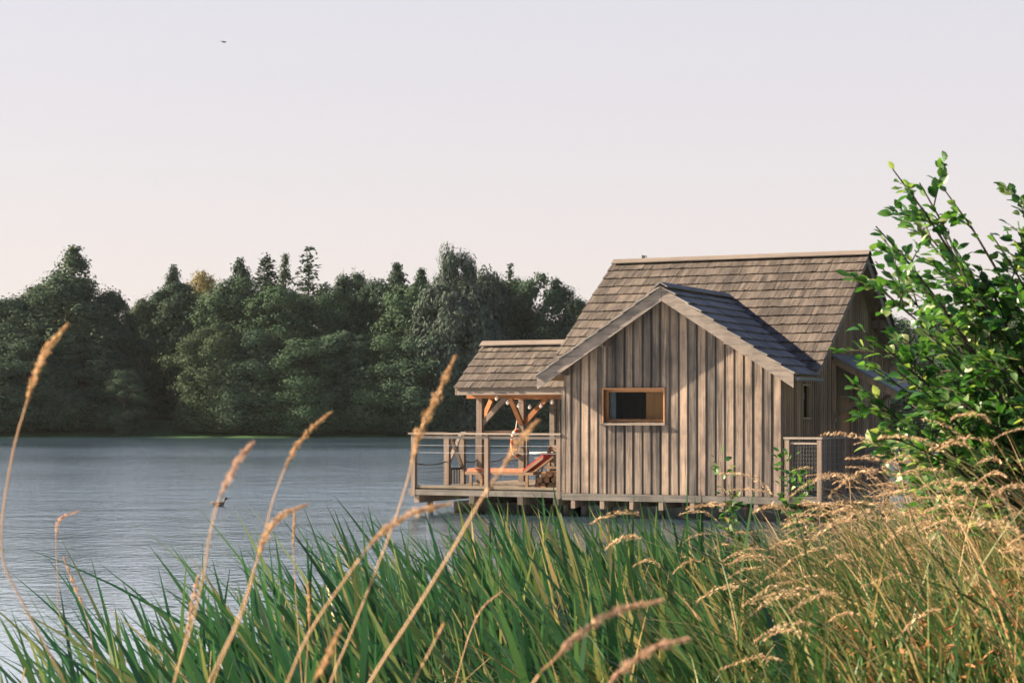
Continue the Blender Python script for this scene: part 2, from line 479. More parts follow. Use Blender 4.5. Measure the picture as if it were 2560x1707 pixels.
cm = 1 / math.sqrt(1 + TM * TM); cw = 1 / math.sqrt(1 + TW * TW)
rg = random.Random(5)
mr = MB()
slab(mr, [(XL, YE, zm(YE) - .03), (XR, YE, zm(YE) - .03), (XR, YR, ZR - .03), (XL, YR, ZR - .03)], .09)
slab(mr, [(XL, YR + .001, ZR - .03), (XR, YR + .001, ZR - .03), (XR, YB, zm(YB) - .03), (XL, YB, zm(YB) - .03)], .09)
mro = mr.build('main_roof', M['side'], cabin)
sh = MB(); L = (YR - YE) / cm
shingles(sh, (0, YE - .03, zm(YE) - .05), (1, 0, 0), (0, cm, TM * cm), (0, -TM * cm, cm), L + .03, .335, lambda v: (XL - .09, XR + .075), .055, .15, .020, rg)
shingles(sh, (0, YB + .03, zm(YE) - .05), (-1, 0, 0), (0, -cm, TM * cm), (0, TM * cm, cm), L + .03, .335, lambda v: (-XR - .075, -XL + .09), .055, .15, .020, rg)
sh.build('shingles', M['shingle'], mro)
wr = MB()
for sg in (-1, 1):
    xe = XM + sg * (XM + EV); p = [(xe, -OV, ZE - .03), (XM, -OV, ZA - .03), (XM, yv(XM), ZA - .03), (xe, yv(xe), ZE - .03)]
    slab(wr, p if sg < 0 else p[::-1], .08)
wro = wr.build('wing_roof', M['side'], cabin)
sh = MB(); L = (XM + EV) / cw
for sg in (-1, 1):
    xe = XM + sg * (XM + EV + .03)
    shingles(sh, (xe, 0, ZE - .05), (0, 1, 0), (-sg * cw, 0, TW * cw), (sg * TW * cw, 0, cw), L + .03, .31,
             lambda v, xe=xe, sg=sg: (-OV - .078, yv(xe - sg * v * cw) + .07), .06, .16, .028, rg)
sh.build('shingles', M['shingle_w'], wro)


def plank(name, a, b, h, th, mat, parent, dirn):
    """barge board: upright plank hanging below line a-b, thickness th towards dirn, plumb cut ends"""
    a, b, d = Vector(a), Vector(b), Vector(dirn) * th
    dn = Vector((0, 0, -h))
    m_ = MB(); m_.hexa([a + dn, b + dn, b + dn + d, a + dn + d, a, b, b + d, a + d])
    return m_.build(name, mat, parent)


zo = -.034
plank('barge_board', (-EV - .02, -OV, ZE + zo), (XM - .003, -OV, ZA + zo), .262, .03, M['trim'], wro, (0, -1, 0))
plank('barge_board', (XM + .003, -OV, ZA + zo), (W + EV + .02, -OV, ZE + zo), .262, .03, M['trim'], wro, (0, -1, 0))
for X, dx in ((XR, 1), (XL, -1)):
    plank('barge_board', (X, YE - .02, zm(YE) + zo), (X, YR - .003, ZR + zo), .20, .03, M['trim'], mro, (dx, 0, 0))
    plank('barge_board', (X, YR + .003, ZR + zo), (X, YB + .02, zm(YB) + zo), .20, .03, M['trim'], mro, (dx, 0, 0))
rc = MB()
for dy in (-1, 1):
    rc.beam((XL - .08, YR + dy * .075, ZR + .012), (XR + .09, YR + dy * .075, ZR + .012), .17, .024, (0, dy * TM, 1))
rc.build('ridge_cap', M['ridge'], mro)
rc = MB()
for dx in (-1, 1):
    rc.beam((XM + dx * .07, -OV - .09, ZA + .016), (XM + dx * .07, yv(XM) + .1, ZA + .016), .17, .022, (dx * TW, 0, 1))
rc.build('ridge_cap', M['shingle_w'], wro)
# purlins below the overhangs
for X, z in ((XM, ZA - .25), (XM - 1.3, zw(XM - 1.3) - .24), (XM + 1.3, zw(XM + 1.3) - .24), (.08, zw(.08) - .22), (W - .08, zw(W - .08) - .22)):
    pu = MB(); pu.box(X - .05, X + .05, -OV + .02, .06, z - .07, z + .07); pu.build('purlin', M['post'], cabin)
for Y, z in ((YR, ZR - .27), (YR - 1.7, zm(YR - 1.7) - .26), (YR + 1.7, zm(YR + 1.7) - .26)):
    pu = MB(); pu.box(W + .03, XR - .02, Y - .06, Y + .06, z - .09, z + .09); pu.build('purlin', M['post'], cabin)
gt = MB()
rr = []
for Y in (-OV + .02, .35, 1.2):
    rr.append([(W + EV + .07 + .06 * math.cos(a), Y, ZE - .09 + .065 * math.sin(a)) for a in np.linspace(math.pi, 2 * math.pi, 9)] + [(W + EV + .118, Y, ZE - .09), (W + EV + .022, Y, ZE - .09)])
gt.rings(rr); gt.build('gutter', M['metal'], cabin)
# front window
wf = MB(); e_ = .03
wf.box(WX0 - e_, WX1 + e_, -.05, .16, WZ1, WZ1 + e_); wf.box(WX0 - e_, WX0, -.05, .16, WZ0 + .001, WZ1 - .001); wf.box(WX1, WX1 + e_, -.05, .16, WZ0 + .001, WZ1 - .001)
wf.box(WX0 + .003, WX1 - .003, .09, .15, WZ0 + .001, WZ0 + .06); wf.box(WX0 + .003, WX1 - .003, .09, .15, WZ1 - .05, WZ1 - .001)
wf.box(WX0 + .003, WX0 + .055, .092, .148, WZ0 + .061, WZ1 - .051); wf.box(WX1 - .055, WX1 - .003, .092, .148, WZ0 + .061, WZ1 - .051)
win = wf.build('window', M['frame'], cabin)
pa = MB(); pa.add([(WX0 + .056, .118, WZ0 + .061), (WX1 - .056, .118, WZ0 + .061), (WX1 - .056, .118, WZ1 - .051), (WX0 + .056, .118, WZ1 - .051)], [(0, 1, 2, 3)]); pa.build('pane', M['glass'], win)
si = MB(); si.hexa([(WX0 - .06, -.10, WZ0 - .055), (WX1 + .05, -.10, WZ0 - .055), (WX1 + .05, .085, WZ0 - .045), (WX0 - .06, .085, WZ0 - .045),
                    (WX0 - .06, -.10, WZ0 - .02), (WX1 + .05, -.10, WZ0 - .02), (WX1 + .05, .085, WZ0 + .0), (WX0 - .06, .085, WZ0 + .0)])
si.build('sill', M['trimx'], win)
# narrow side window
sf = MB(); a, b, z0, z1 = SW
sf.box(W - .06, W + .035, a - .03, a, z0, z1); sf.box(W - .06, W + .035, b, b + .03, z0, z1); sf.box(W - .06, W + .035, a - .03, b + .03, z1 + .001, z1 + .035); sf.box(W - .06, W + .06, a - .05, b + .05, z0 - .035, z0 - .001)
sfo = sf.build('window', M['side'], cabin)
pa = MB(); pa.box(W - .03, W - .022, a + .001, b - .001, z0, z1); pa.build('pane', M['glass'], sfo)
# door
do = MB(); a, b, z0, z1 = DR
for k in range(5):
    q = (b - a - .1) / 5; do.box(W - .045, W - .005, a + .05 + k * q + .002, a + .05 + (k + 1) * q - .002, z0, z1 - .05)
doo = do.build('door', M['frame'], cabin)
df_ = MB(); df_.box(W - .06, W + .03, a, a + .048, z0, z1); df_.box(W - .06, W + .03, b - .048, b, z0, z1); df_.box(W - .06, W + .03, a + .05, b - .05, z1 - .048, z1)
df_.build('frame', M['side'], doo)
hd = MB(); hd.tube([(W - .004, a + .14, 1.5), (W + .05, a + .14, 1.5), (W + .05, a + .26, 1.5)], .011, 8); hd.build('handle', M['metal'], doo)
# entry canopy
cp = MB(); cx0, cx1, y0, y1 = W + .026, W + 1.45, 3.2, 5.1
slab(cp, [(cx0, y0, 3.3), (cx1, y0, 2.52), (cx1, y1, 2.52), (cx0, y1, 3.3)], .05)
co = cp.build('entry_canopy', M['slate'], cabin)
for Y in (y0 + .08, y1 - .08):
    cpp = MB(); cpp.beam((cx0 + .02, Y, 3.18), (cx1 - .05, Y, 2.43), .08, .12); cpp.beam((cx0 + .02, Y, 2.0), (cx1 - .45, Y, 2.60), .07, .09); cpp.box(cx0, cx0 + .07, Y - .04, Y + .04, 1.9, 3.1); cpp.build('bracket', M['side'], co)

# porch roof on posts
PX0, PYE, PYR, PZR, PZE = -3.35, 1.80, 3.22, 3.62, 2.66
tp_ = (PZR - PZE) / (PYR - PYE); cpq = 1 / math.sqrt(1 + tp_ * tp_)
pr = MB()
slab(pr, [(PX0, PYE, PZE - .03), (-.455, PYE, PZE - .03), (-.455, PYR, PZR - .03), (PX0, PYR, PZR - .03)], .06)
slab(pr, [(PX0, PYR + .001, PZR - .03), (-.455, PYR + .001, PZR - .03), (-.455, 2 * PYR - PYE, PZE - .03), (PX0, 2 * PYR - PYE, PZE - .03)], .06)
pro = pr.build('porch_roof', M['porchwood'], cabin)
sh = MB(); L = (PYR - PYE) / cpq
shingles(sh, (0, PYE - .03, PZE - .05), (1, 0, 0), (0, cpq, tp_ * cpq), (0, -tp_ * cpq, cpq), L + .03, .30, lambda v: (PX0 - .04, -.46), .055, .15, .020, rg)
shingles(sh, (0, 2 * PYR - PYE + .03, PZE - .05), (-1, 0, 0), (0, -cpq, tp_ * cpq), (0, tp_ * cpq, cpq), L + .03, .30, lambda v: (.46, -PX0 + .04), .055, .15, .020, rg)
sh.build('shingles', M['shingle'], pro)
rc = MB()
for dy in (-1, 1): rc.beam((PX0 - .07, PYR + dy * .08, PZR + .012), (-.46, PYR + dy * .08, PZR + .012), .18, .026, (0, dy * tp_, 1))
rc.build('ridge_cap', M['ridge'], pro)
plank('fascia', (PX0 + .01, PYE + .0, PZE - .035), (-.46, PYE + .0, PZE - .035), .15, .028, M['trimx'], pro, (0, 1, 0))
for dy in (-1, 1):
    plank('barge_board', (PX0, PYR + dy * (PYR - PYE), PZE - .035), (PX0, PYR + dy * .003, PZR - .035), .15, .028, M['trim'], pro, (-1, 0, 0))
pb = MB()
for Y in (2.17, 4.30): pb.box(PX0 + .1, -.46, Y - .07, Y + .07, 2.40, 2.58)
pb.box(-3.02, -2.88, 2.25, 4.22, 2.41, 2.57); pb.box(PX0 + .1, -.46, PYR - .06, PYR + .06, 3.36, 3.52)
pb.build('tie_beam', M['porchwood'], pro)
for X in (-2.95,):
    for Y in (2.17, 4.30):
        p = MB(); p.box(X - .065, X + .065, Y - .065, Y + .065, .535, 2.40); p.build('post', M['post'], pro)
        sgn = 1 if Y < 3 else -1
        p = MB(); p.beam((X + .05, Y, 1.85), (X + .62, Y, 2.42), .07, .11); p.build('brace', M['post'] if Y < 3 else M['porchwood'], pro)
        p = MB(); p.beam((X, Y + sgn * .05, 1.85), (X, Y + sgn * .62, 2.43), .07, .11, (1, 0, 0)); p.build('brace', M['porchwood'], pro)

# ------------------------------------------------------------------ terrace
deck = empty('deck', hp(-3.5, 0, 0), 'grey plank terrace on stilts left of the cabin', 'deck', rz=-TH)
OF = (3.5, 0, 0)
dk = MB()
for k in range(40):
    y = .03 + k * .142
    x1 = -.05 if y < 1.35 else -.47
    dk.box(-3.5, x1, y, y + .134, .505, .532)
dk.build('planks', M['deckw'], deck, OF)
d2 = MB(); d2.box(-3.5, -.03, -.03, .028, .385, .50); d2.box(-3.53, -3.50, -.03, 5.7, .385, .50)
d2.build('edge_beam', M['beam'], deck, OF)
kb = MB(); kb.box(-3.42, -.09, -.0, .05, .534, .585); kb.build('kick_board', M['deckw'], deck, OF)
for X in (-3.38, -2.1, -1.0, -.2):
    p = MB(); p.box(X - .06, X + .06, .06, 5.6, .22, .384); p.build('joist', M['post'], deck, OF)
for X in (-3.3, -2.2, -1.1, -.15):
    for Y in (.5, 2.6, 4.8):
        p = MB(); p.tube([(X, Y, -.7), (X, Y, .22)], .07, 10); p.build('pile', M['dark'], deck, OF)
wx = MB()
for Y in (1.2, 3.4): wx.box(-3.1, -.3, Y, Y + 1.2, -.15, .20)
wx.build('float', M['dark'], deck, OF)

RZ = 1.66
rail = empty('deck_railing', hp(-3.47, 0, .53), 'grey wooden terrace railing with wires and a sagging dark net', 'railing', rz=-TH)
OF = (3.47, 0, -.53)
for X, Y in ((-3.42, .04), (-1.72, .04), (-.10, .04), (-3.45, 3.1), (-3.45, 5.6)):
    p = MB(); p.box(X - .045, X + .045, Y - .075, Y + .04, .36 if Y < 1 else .535, RZ - .022); p.build('post', M['post'], rail, OF)
h = MB(); h.box(-3.52, -.04, -.07, .09, RZ - .02, RZ + .018); h.box(-3.53, -3.40, .091, 1.52, RZ - .02, RZ + .018); h.box(-3.53, -3.40, 2.37, 5.66, RZ - .02, RZ + .018)
h.box(-3.38, -.14, -.01, .02, RZ - .105, RZ - .05); h.box(-3.47, -3.44, .1, 1.5, RZ - .105, RZ - .05)
h.build('handrail', M['trimx'], rail, OF)
wi = MB()
for z in (1.415, 1.265): wi.tube([(-3.42, .0, z), (-.1, .0, z)], .0045, 5)
wi.build('wire', M['wire'], rail, OF)


def swag(a, b, ztop_, sag, zbot, nseg=14, cell=.075):
    sw_ = MB(); net = MB()
    a, b = Vector(a), Vector(b); Ld = (b - a).length
    def top(t_): return ztop_ - sag * 4 * t_ * (1 - t_)
    P = [a.lerp(b, k / nseg) for k in range(nseg + 1)]
    sw_.tube([(p.x, p.y, top(k / nseg)) for k, p in enumerate(P)], .013, 6)
    nn = int(Ld / cell)
    for k in range(1, nn):
        p = a.lerp(b, k / nn); net.tube([(p.x, p.y, zbot), (p.x, p.y, top(k / nn))], .0025, 3, False)
    z = zbot + cell
    while z < ztop_ - sag: net.tube([(a.x, a.y, z), (b.x, b.y, z)], .0025, 3, False); z += cell
    so = sw_.build('net_rope', M['rope'], rail, OF); net.build('net', M['rope'], so)


swag((-3.45, .1, 0), (-3.45, 1.52, 0), 1.04, .05, .54)
swag((-3.45, 2.38, 0), (-3.45, 3.08, 0), 1.06, .06, .54)
swag((-3.45, 3.14, 0), (-3.45, 4.35, 0), 1.06, .07, .54)
swag((-3.45, 4.35, 0), (-3.45, 5.56, 0), 1.06, .07, .54)

gate = empty('deck_gate', hp(-3.45, 1.58, .53), 'cross braced wooden gate between two posts on the terrace edge', 'gate', rz=-TH)
OF = (3.45, -1.58, -.53)
for Y in (1.58, 2.30):
    p = MB(); p.box(-3.51, -3.39, Y - .055, Y + .055, .535, 1.62); p.build('post', M['post'], gate, OF)
p = MB(); p.beam((-3.47, 1.65, .98), (-3.47, 2.23, 1.60), .04, .08, (1, 0, 0)); p.build('brace', M['ridge'], gate, OF)
p = MB(); p.beam((-3.42, 1.65, 1.60), (-3.42, 2.23, .90), .04, .08, (1, 0, 0)); p.build('brace', M['post'], gate, OF)
p = MB(); p.box(-3.47, -3.43, 1.64, 2.24, .86, .90)
for Y in np.linspace(1.75, 2.13, 4): p.box(-3.465, -3.435, Y - .02, Y + .02, .55, .86)
p.build('picket', M['dark'], gate, OF)

rr_ = empty('side_railing', hp(W + .05, 0, .53), 'wire mesh railing along the walkway right of the cabin', 'railing', rz=-TH)
OF = (-W - .05, 0, -.53)
XS = 5.30
for X, Y in ((W + .10, .0), (XS, .0), (XS, 1.6), (XS, 3.1), (XS, 4.6), (XS, 6.2), (XS, 7.8)):
    p = MB(); p.box(X - .045, X + .045, Y - .045, Y + .045, .40, 1.585); p.build('post', M['post'], rr_, OF)
h = MB(); h.box(W + .035, XS + .06, -.055, .055, 1.587, 1.625); h.box(XS - .055, XS + .055, .056, 7.85, 1.587, 1.625); h.box(W + .15, XS - .05, -.02, .02, 1.49, 1.53)
h.build('handrail', M['trimx'], rr_, OF)
ms = MB()
for X in np.arange(W + .2, XS - .05, .055): ms.tube([(X, 0, .62), (X, 0, 1.49)], .003, 4, False)
for z in np.arange(.62, 1.48, .075): ms.tube([(W + .15, 0, z), (XS - .05, 0, z)], .003, 4, False)
for Y in np.arange(.1, 7.8, .06): ms.tube([(XS, Y, .62), (XS, Y, 1.585)], .003, 4, False)
for z in np.arange(.62, 1.5, .12): ms.tube([(XS, .05, z), (XS, 7.8, z)], .003, 4, False)
ms.build('mesh_panel', M['metal'], rr_, OF)
wk = empty('walkway', hp(W + .03, 0, 0), 'narrow plank walkway behind the mesh railing right of the cabin', 'walkway', rz=-TH)
p = MB()
for k in range(58): p.box(W + .035, XS + .06, .05 + k * .14, .05 + k * .14 + .132, .47, .50)
p.build('planks', M['deckw'], wk, (-W - .03, 0, 0))
p = MB(); p.box(W + .035, XS + .06, .0, .047, .36, .50); p.box(XS + .02, XS + .06, .05, 8.1, .34, .468); p.build('edge_beam', M['beam'], wk, (-W - .03, 0, 0))
for Y in (.3, 2.8, 5.3, 7.8):
    p = MB(); p.tube([(XS - .1, Y, -.8), (XS - .1, Y, .47)], .06, 8); p.build('pile', M['dark'], wk, (-W - .03, 0, 0))

scn = empty('privacy_screen', hp(-2.45, 4.75, .53), 'tall slatted screen at the back of the terrace beside the cabin', 'screen', rz=-TH)
OF = (2.45, -4.75, -.53)
p = MB(); p.box(-2.45, -2.33, 4.70, 4.80, .535, 2.40); p.box(-1.35, -1.25, 4.70, 4.80, .535, 2.40); p.build('post', M['trim'], scn, OF)
p = MB(); p.box(-2.46, -.5, 4.69, 4.81, 2.401, 2.47); p.build('rail', M['trimx'], scn, OF)
p = MB(); p.box(-2.32, -1.36, 4.73, 4.77, .66, .72); p.build('rail', M['trimx'], scn, OF)
for X in list(np.arange(-2.24, -1.4, .15)) + list(np.arange(-1.18, -.55, .15)):
    p = MB(); p.box(X - .035, X + .035, 4.735, 4.765, .62, 2.40); p.build('slat', M['trim'], scn, OF)

# sun lounger
lo = empty('sun_lounger', hp(-2.6, .95, .53), 'wooden sun lounger with orange cushion and raised red back', 'sun lounger', rz=-TH)
OF = (2.6, -.95, -.53)
p = MB(); p.box(-2.58, -1.0, .70, .75, .80, .86); p.box(-2.58, -1.0, 1.20, 1.25, .80, .86)
for X in np.arange(-2.55, -1.25, .11): p.box(X, X + .07, .752, 1.198, .825, .845)
p.build('frame', M['wicker'], lo, OF)
for X in (-2.45, -1.15):
    for Y in (.725, 1.225):
        p = MB(); p.box(X - .03, X + .03, Y - .022, Y + .022, .534, .80); p.build('leg', M['wicker'], lo, OF)
p = MB(); p.hexa([(-2.57, .76, .862), (-1.26, .76, .862), (-1.26, 1.19, .862), (-2.57, 1.19, .862), (-2.55, .78, .925), (-1.27, .78, .925), (-1.27, 1.17, .925), (-2.55, 1.17, .925)])
p.build('cushion', M['orange'], lo, OF)
p = MB(); p.beam((-1.24, .975, .895), (-.80, .975, 1.21), .42, .055, (0, 0, 1)); p.build('backrest', M['redcloth'], lo, OF)
p = MB()
for Y in (.72, 1.23): p.beam((-1.26, Y, .83), (-.78, Y, 1.17), .04, .05)
p.build('back_frame', M['wicker'], lo, OF)

ch = empty('wooden_armchair', hp(-1.35, 2.5, .53), 'brown slatted wooden armchair behind the sun lounger', 'armchair', rz=-TH)
OF = (1.35, -2.5, -.53)
for X in (-1.62, -1.02):
    for Y in (2.25, 2.85):
        p = MB(); p.box(X - .03, X + .03, Y - .03, Y + .03, .534, 1.10 if Y < 2.5 else 1.38); p.build('leg', M['wicker'], ch, OF)
    p = MB(); p.box(X - .05, X + .05, 2.2, 2.9, 1.102 if X < -3 else 1.101, 1.135); p.build('armrest', M['trimx'], ch, OF)
p = MB()
for Y in np.arange(2.26, 2.8, .1): p.box(-1.59, -1.05, Y, Y + .08, .90, .93)
p.build('seat', M['wicker'], ch, OF)
p = MB()
for z in (1.0, 1.16, 1.24, 1.32): p.box(-1.588, -1.052, 2.84, 2.87, z, z + .065)
p.build('backrest', M['wicker'], ch, OF)

tb = empty('side_table', hp(-2.0, 3.3, .53), 'small white topped table beyond the sun lounger', 'table', rz=-TH)
OF = (2.0, -3.3, -.53)
p = MB(); p.tube([(-2.0, 3.3, 1.19), (-2.0, 3.3, 1.22)], .27, 24); p.build('table_top', M['white'], tb, OF)
p = MB(); p.tube([(-2.0, 3.3, .54), (-2.0, 3.3, 1.19)], [.03, .02], 8); p.tube([(-2.0, 3.3, .534), (-2.0, 3.3, .55)], .17, 16); p.build('pedestal', M['metal'], tb, OF)

rl = random.Random(9)
LOGN = ['lowest left log of the woodpile beside the lounger', 'second log in the bottom row of the woodpile', 'middle log in the bottom row of the woodpile',
        'fourth log in the bottom row of the woodpile', 'lowest right log of the woodpile by the cabin wall', 'left log in the second row of the woodpile',
        'second log in the middle row of the woodpile', 'third log in the middle row of the woodpile', 'right log in the second row of the woodpile',
        'left log in the top row of the woodpile', 'middle log in the top row of the woodpile', 'right log in the top row of the woodpile']
k = 0
for row, n in enumerate((5, 4, 3)):
    for i in range(n):
        X = -.82 + (i + row * .5) * .145; z = .60 + row * .118
        p = MB()
        Y0 = .50 + rl.uniform(-.03, .03)
        ring = [rl.uniform(.056, .07) for _ in range(9)]
        p.rings([[(r * math.cos(2 * math.pi * j / 9), y, r * math.sin(2 * math.pi * j / 9)) for j, r in enumerate(ring)] for y in (0, .38)])
        o = p.build('log', M['logend']); o.location = hp(X, Y0, z); o.rotation_euler = (0, 0, -TH)
        tag(o, LOGN[k], 'log', 'split logs stacked on the terrace'); k += 1

lb = empty('lifebuoy', hp(-3.06, 4.30, 1.40), 'orange lifebuoy ring hung on the rear porch post', 'lifebuoy', rz=-TH)
p = MB(); NR, Nr = 28, 10
vs, fs = [], []
for i in range(NR):
    a = 2 * math.pi * i / NR
    for j in range(Nr):
        b = 2 * math.pi * j / Nr
        r = .28 + .06 * math.cos(b); vs.append((.05 * math.sin(b), r * math.cos(a), r * math.sin(a)))
for i in range(NR):
    for j in range(Nr): fs.append((i * Nr + j, i * Nr + (j + 1) % Nr, ((i + 1) % NR) * Nr + (j + 1) % Nr, ((i + 1) % NR) * Nr + j))
p.add(vs, fs); p.build('ring', M['buoy'], lb, (0, 0, 0), True)
p = MB()
for q in range(4):
    aa = [math.pi / 4 + q * math.pi / 2 + d for d in (-.13, .13)]
    rg_ = []
    for a in aa: rg_.append([(.056 * math.sin(b), (.28 + .066 * math.cos(b)) * math.cos(a), (.28 + .066 * math.cos(b)) * math.sin(a)) for b in np.linspace(0, 2 * math.pi, 11)[:-1]])
    p.rings(rg_)
p.build('band', M['white'], lb, (0, 0, 0), True)
p = MB(); p.tube([(0, -.12, .26), (.01, 0, .72), (0, .12, .26)], .012, 6); p.build('hanging_rope', M['strap'], lb)

sl = empty('string_lights', hp(-2.9, 2.05, 2.45), 'string of round white bulbs sagging under the porch roof', 'string lights', rz=-TH)
OF = (2.9, -2.05, -2.45)
spts = []
for k in range(25):
    t_ = k / 24; spts.append((-2.55 + 2.1 * t_, 1.98 + .0 * t_, 2.50 - .22 * math.sin(math.pi * min(1, t_ * 1.15)) + .18 * max(0, t_ - .5)))
p = MB(); p.tube(spts, .006, 5); p.build('cord', M['rope'], sl, OF)
for k in range(1, 24, 3):
    x, y, z = spts[k]; p = MB()
    p.rings([[(x + r * math.cos(a), y + r * math.sin(a), z - .01 - h) for a in np.linspace(0, 2 * math.pi, 9)[:-1]] for r, h in ((.012, 0), (.02, .02), (.036, .045), (.04, .065), (.03, .09), (.008, .103))])
    p.build('bulb', M['bulb'], sl, OF, True)


# ------------------------------------------------------------------ leaves
def leaf_cards(C, Nrm, length, width, rs, fold=.15, axis=None):
    """kite shaped leaf cards, vectorised: two triangles each sharing the midrib"""
    n = len(C)
    Nrm = Nrm / (np.linalg.norm(Nrm, axis=1, keepdims=True) + 1e-9)
    A = rs.normal(size=(n, 3)) if axis is None else axis
    A = A - Nrm * (A * Nrm).sum(1, keepdims=True); A /= (np.linalg.norm(A, axis=1, keepdims=True) + 1e-9)
    B = np.cross(Nrm, A)
    L = (length * rs.uniform(.65, 1.3, (n, 1))); Wd = (width * rs.uniform(.7, 1.25, (n, 1)))
    V = np.empty((n, 4, 3))
    V[:, 0] = C - A * L * .5
    V[:, 1] = C + B * Wd * .5 + Nrm * Wd * fold - A * L * .05
    V[:, 2] = C + A * L * .5
    V[:, 3] = C - B * Wd * .5 + Nrm * Wd * fold - A * L * .05
    F = np.arange(n * 4).reshape(n, 4)
    F = np.concatenate([F[:, [0, 1, 2]], F[:, [0, 2, 3]]], 1).reshape(-1, 3)
    return V.reshape(-1, 3), F


def unit(n, rs):
    d = rs.normal(size=(n, 3)); return d / np.linalg.norm(d, axis=1, keepdims=True)


H0, R0 = 14.0, 4.5      # nominal tree


def crown_mesh(kind, seed, mat):
    rs = np.random.RandomState(seed)
    Cs, Ns, Ax = [], [], []
    ll, lw_ = .26, .17
    if kind in ('round', 'willow', 'airy', 'shrub'):
        nl = {'round': 150, 'willow': 120, 'airy': 170, 'shrub': 80}[kind]
        # a few big lobes give the outline its shoulders
        lobes = [(rs.uniform(0, 6.28), rs.uniform(.15, .9), rs.uniform(.6, 1.0)) for _ in range(9)]
        for i in range(nl):
            h = rs.uniform(.02, 1.0) if kind != 'airy' else rs.uniform(.03, 1.0) ** .9
            if kind == 'airy': prof = max(.02, (1 - h) ** .85 * 1.08)
            elif kind == 'willow': prof = math.sqrt(max(.02, 1 - ((h - .42) / .62) ** 2)) * .95
            else: prof = math.sqrt(max(.03, 1 - ((h - .40) / .62) ** 2))
            ang = rs.uniform(0, 6.28)
            lob = .72 + .38 * max([w_ * math.exp(-((ang - a_ + 3.14) % 6.28 - 3.14) ** 2 / .5 - (h - hh) ** 2 / .03) for a_, hh, w_ in lobes])
            rad = R0 * prof * lob * (rs.uniform(.25, 1) ** .45)
            c = np.array([rad * math.cos(ang), rad * math.sin(ang), H0 * h * .97])
            if kind == 'airy': cr = rs.uniform(.20, .42) + .95 * prof; m = int(240 * cr * cr * (1.0 if h < .6 else .5)) + 10
            else: cr = rs.uniform(.65, 1.6) * (1.1 - .45 * h); m = int(230 * cr ** 1.7) + 50
            d = unit(m, rs)
            p = c + d * cr * np.array([1, 1, .88 if kind != 'willow' else 1.15]) * np.where(rs.uniform(0, 1, (m, 1)) < .14, rs.uniform(1.0, 1.55, (m, 1)), rs.uniform(.5, 1.06, (m, 1)))
            out = c / (np.linalg.norm(c[:2]) + 1e-6) * np.array([1, 1, 0])
            Cs.append(p); Ns.append(d + .45 * out + .38 * rs.normal(size=(m, 3)) + np.array([0, 0, .25]))
            ax = rs.normal(size=(m, 3))
            if kind == 'willow': ax = ax * .35 + np.array([0, 0, -1])
            Ax.append(ax)
        if kind == 'willow': ll, lw_ = .46, .15
        if kind == 'airy': ll, lw_ = .23, .15
    else:                                   # spruce
        nw = 46 if kind == 'spruce' else 30
        for k in range(nw):
            h = .04 + .94 * (k / (nw - 1)); Rb = R0 * .95 * (1 - h) ** .85 + .16
            for b in range(rs.randint(6, 9) if kind == 'spruce' else rs.randint(4, 8)):
                ang = rs.uniform(0, 6.28); Lb = Rb * rs.uniform(.55, 1.12)
                m = max(5, int(Lb * (15 if kind == 'spruce' else 11)))
                t_ = rs.uniform(.05, 1, m) ** .8
                droop = -.22 * Lb * t_ + .12 * Lb * t_ ** 3
                p = np.stack([Lb * t_ * math.cos(ang), Lb * t_ * math.sin(ang), H0 * h + droop], 1)
                wob = rs.normal(size=(m, 3)) * np.array([.20, .20, .13]) * (1.2 - .5 * t_[:, None])
                Cs.append(p + wob); Ns.append(rs.normal(size=(m, 3)) * .5 + np.array([0, 0, 1.0]))
                Ax.append(np.tile([math.cos(ang), math.sin(ang), -.15], (m, 1)) + .5 * rs.normal(size=(m, 3)))
        ll, lw_ = .42, .19
    V, F = leaf_cards(np.concatenate(Cs), np.concatenate(Ns), ll, lw_, rs, .12, np.concatenate(Ax))
    V[:, 2] = np.maximum(V[:, 2], .05)
    return np_mesh(kind + ' crown', V, F, False, [mat])


def trunk_mesh(kind, seed):
    rr = random.Random(seed); mb = MB(); top = H0 * (.98 if kind in ('spruce', 'sparse') else .80)
    pts = [(0, 0, -1.5)] + [(rr.uniform(-.12, .12), rr.uniform(-.12, .12), top * i / 6) for i in range(1, 7)]
    mb.tube(pts, [.30, .26, .22, .18, .13, .08, .02], 7)
    if kind not in ('spruce', 'sparse'):
        for i in range(9):
            h = rr.uniform(.15, .7) * H0; a = rr.uniform(0, 6.28); L_ = rr.uniform(1.6, 3.2)
            mb.tube([(0, 0, h), (L_ * .5 * math.cos(a), L_ * .5 * math.sin(a), h + L_ * .45), (L_ * math.cos(a), L_ * math.sin(a), h + L_ * 1.1)], [.10, .06, .015], 5)
    me = bpy.data.meshes.new('trunk'); me.from_pydata(mb.v, [], mb.f); me.materials.append(M['bark']); me.update()
    return me


CR = {}


def get_tree(kind, var, matk):
    key = (kind, var, matk)
    if key not in CR:
        base = (kind, var)
        if base not in CR:
            CR[base] = (crown_mesh(kind, hash((len(kind), ord(kind[0]), var)) % 9999, M[matk]), trunk_mesh(kind, var + 40))
            CR[key] = CR[base]
        else:
            me = CR[base][0].copy(); me.materials.clear(); me.materials.append(M[matk]); CR[key] = (me, CR[base][1])
    return CR[key]


rt = random.Random(21)


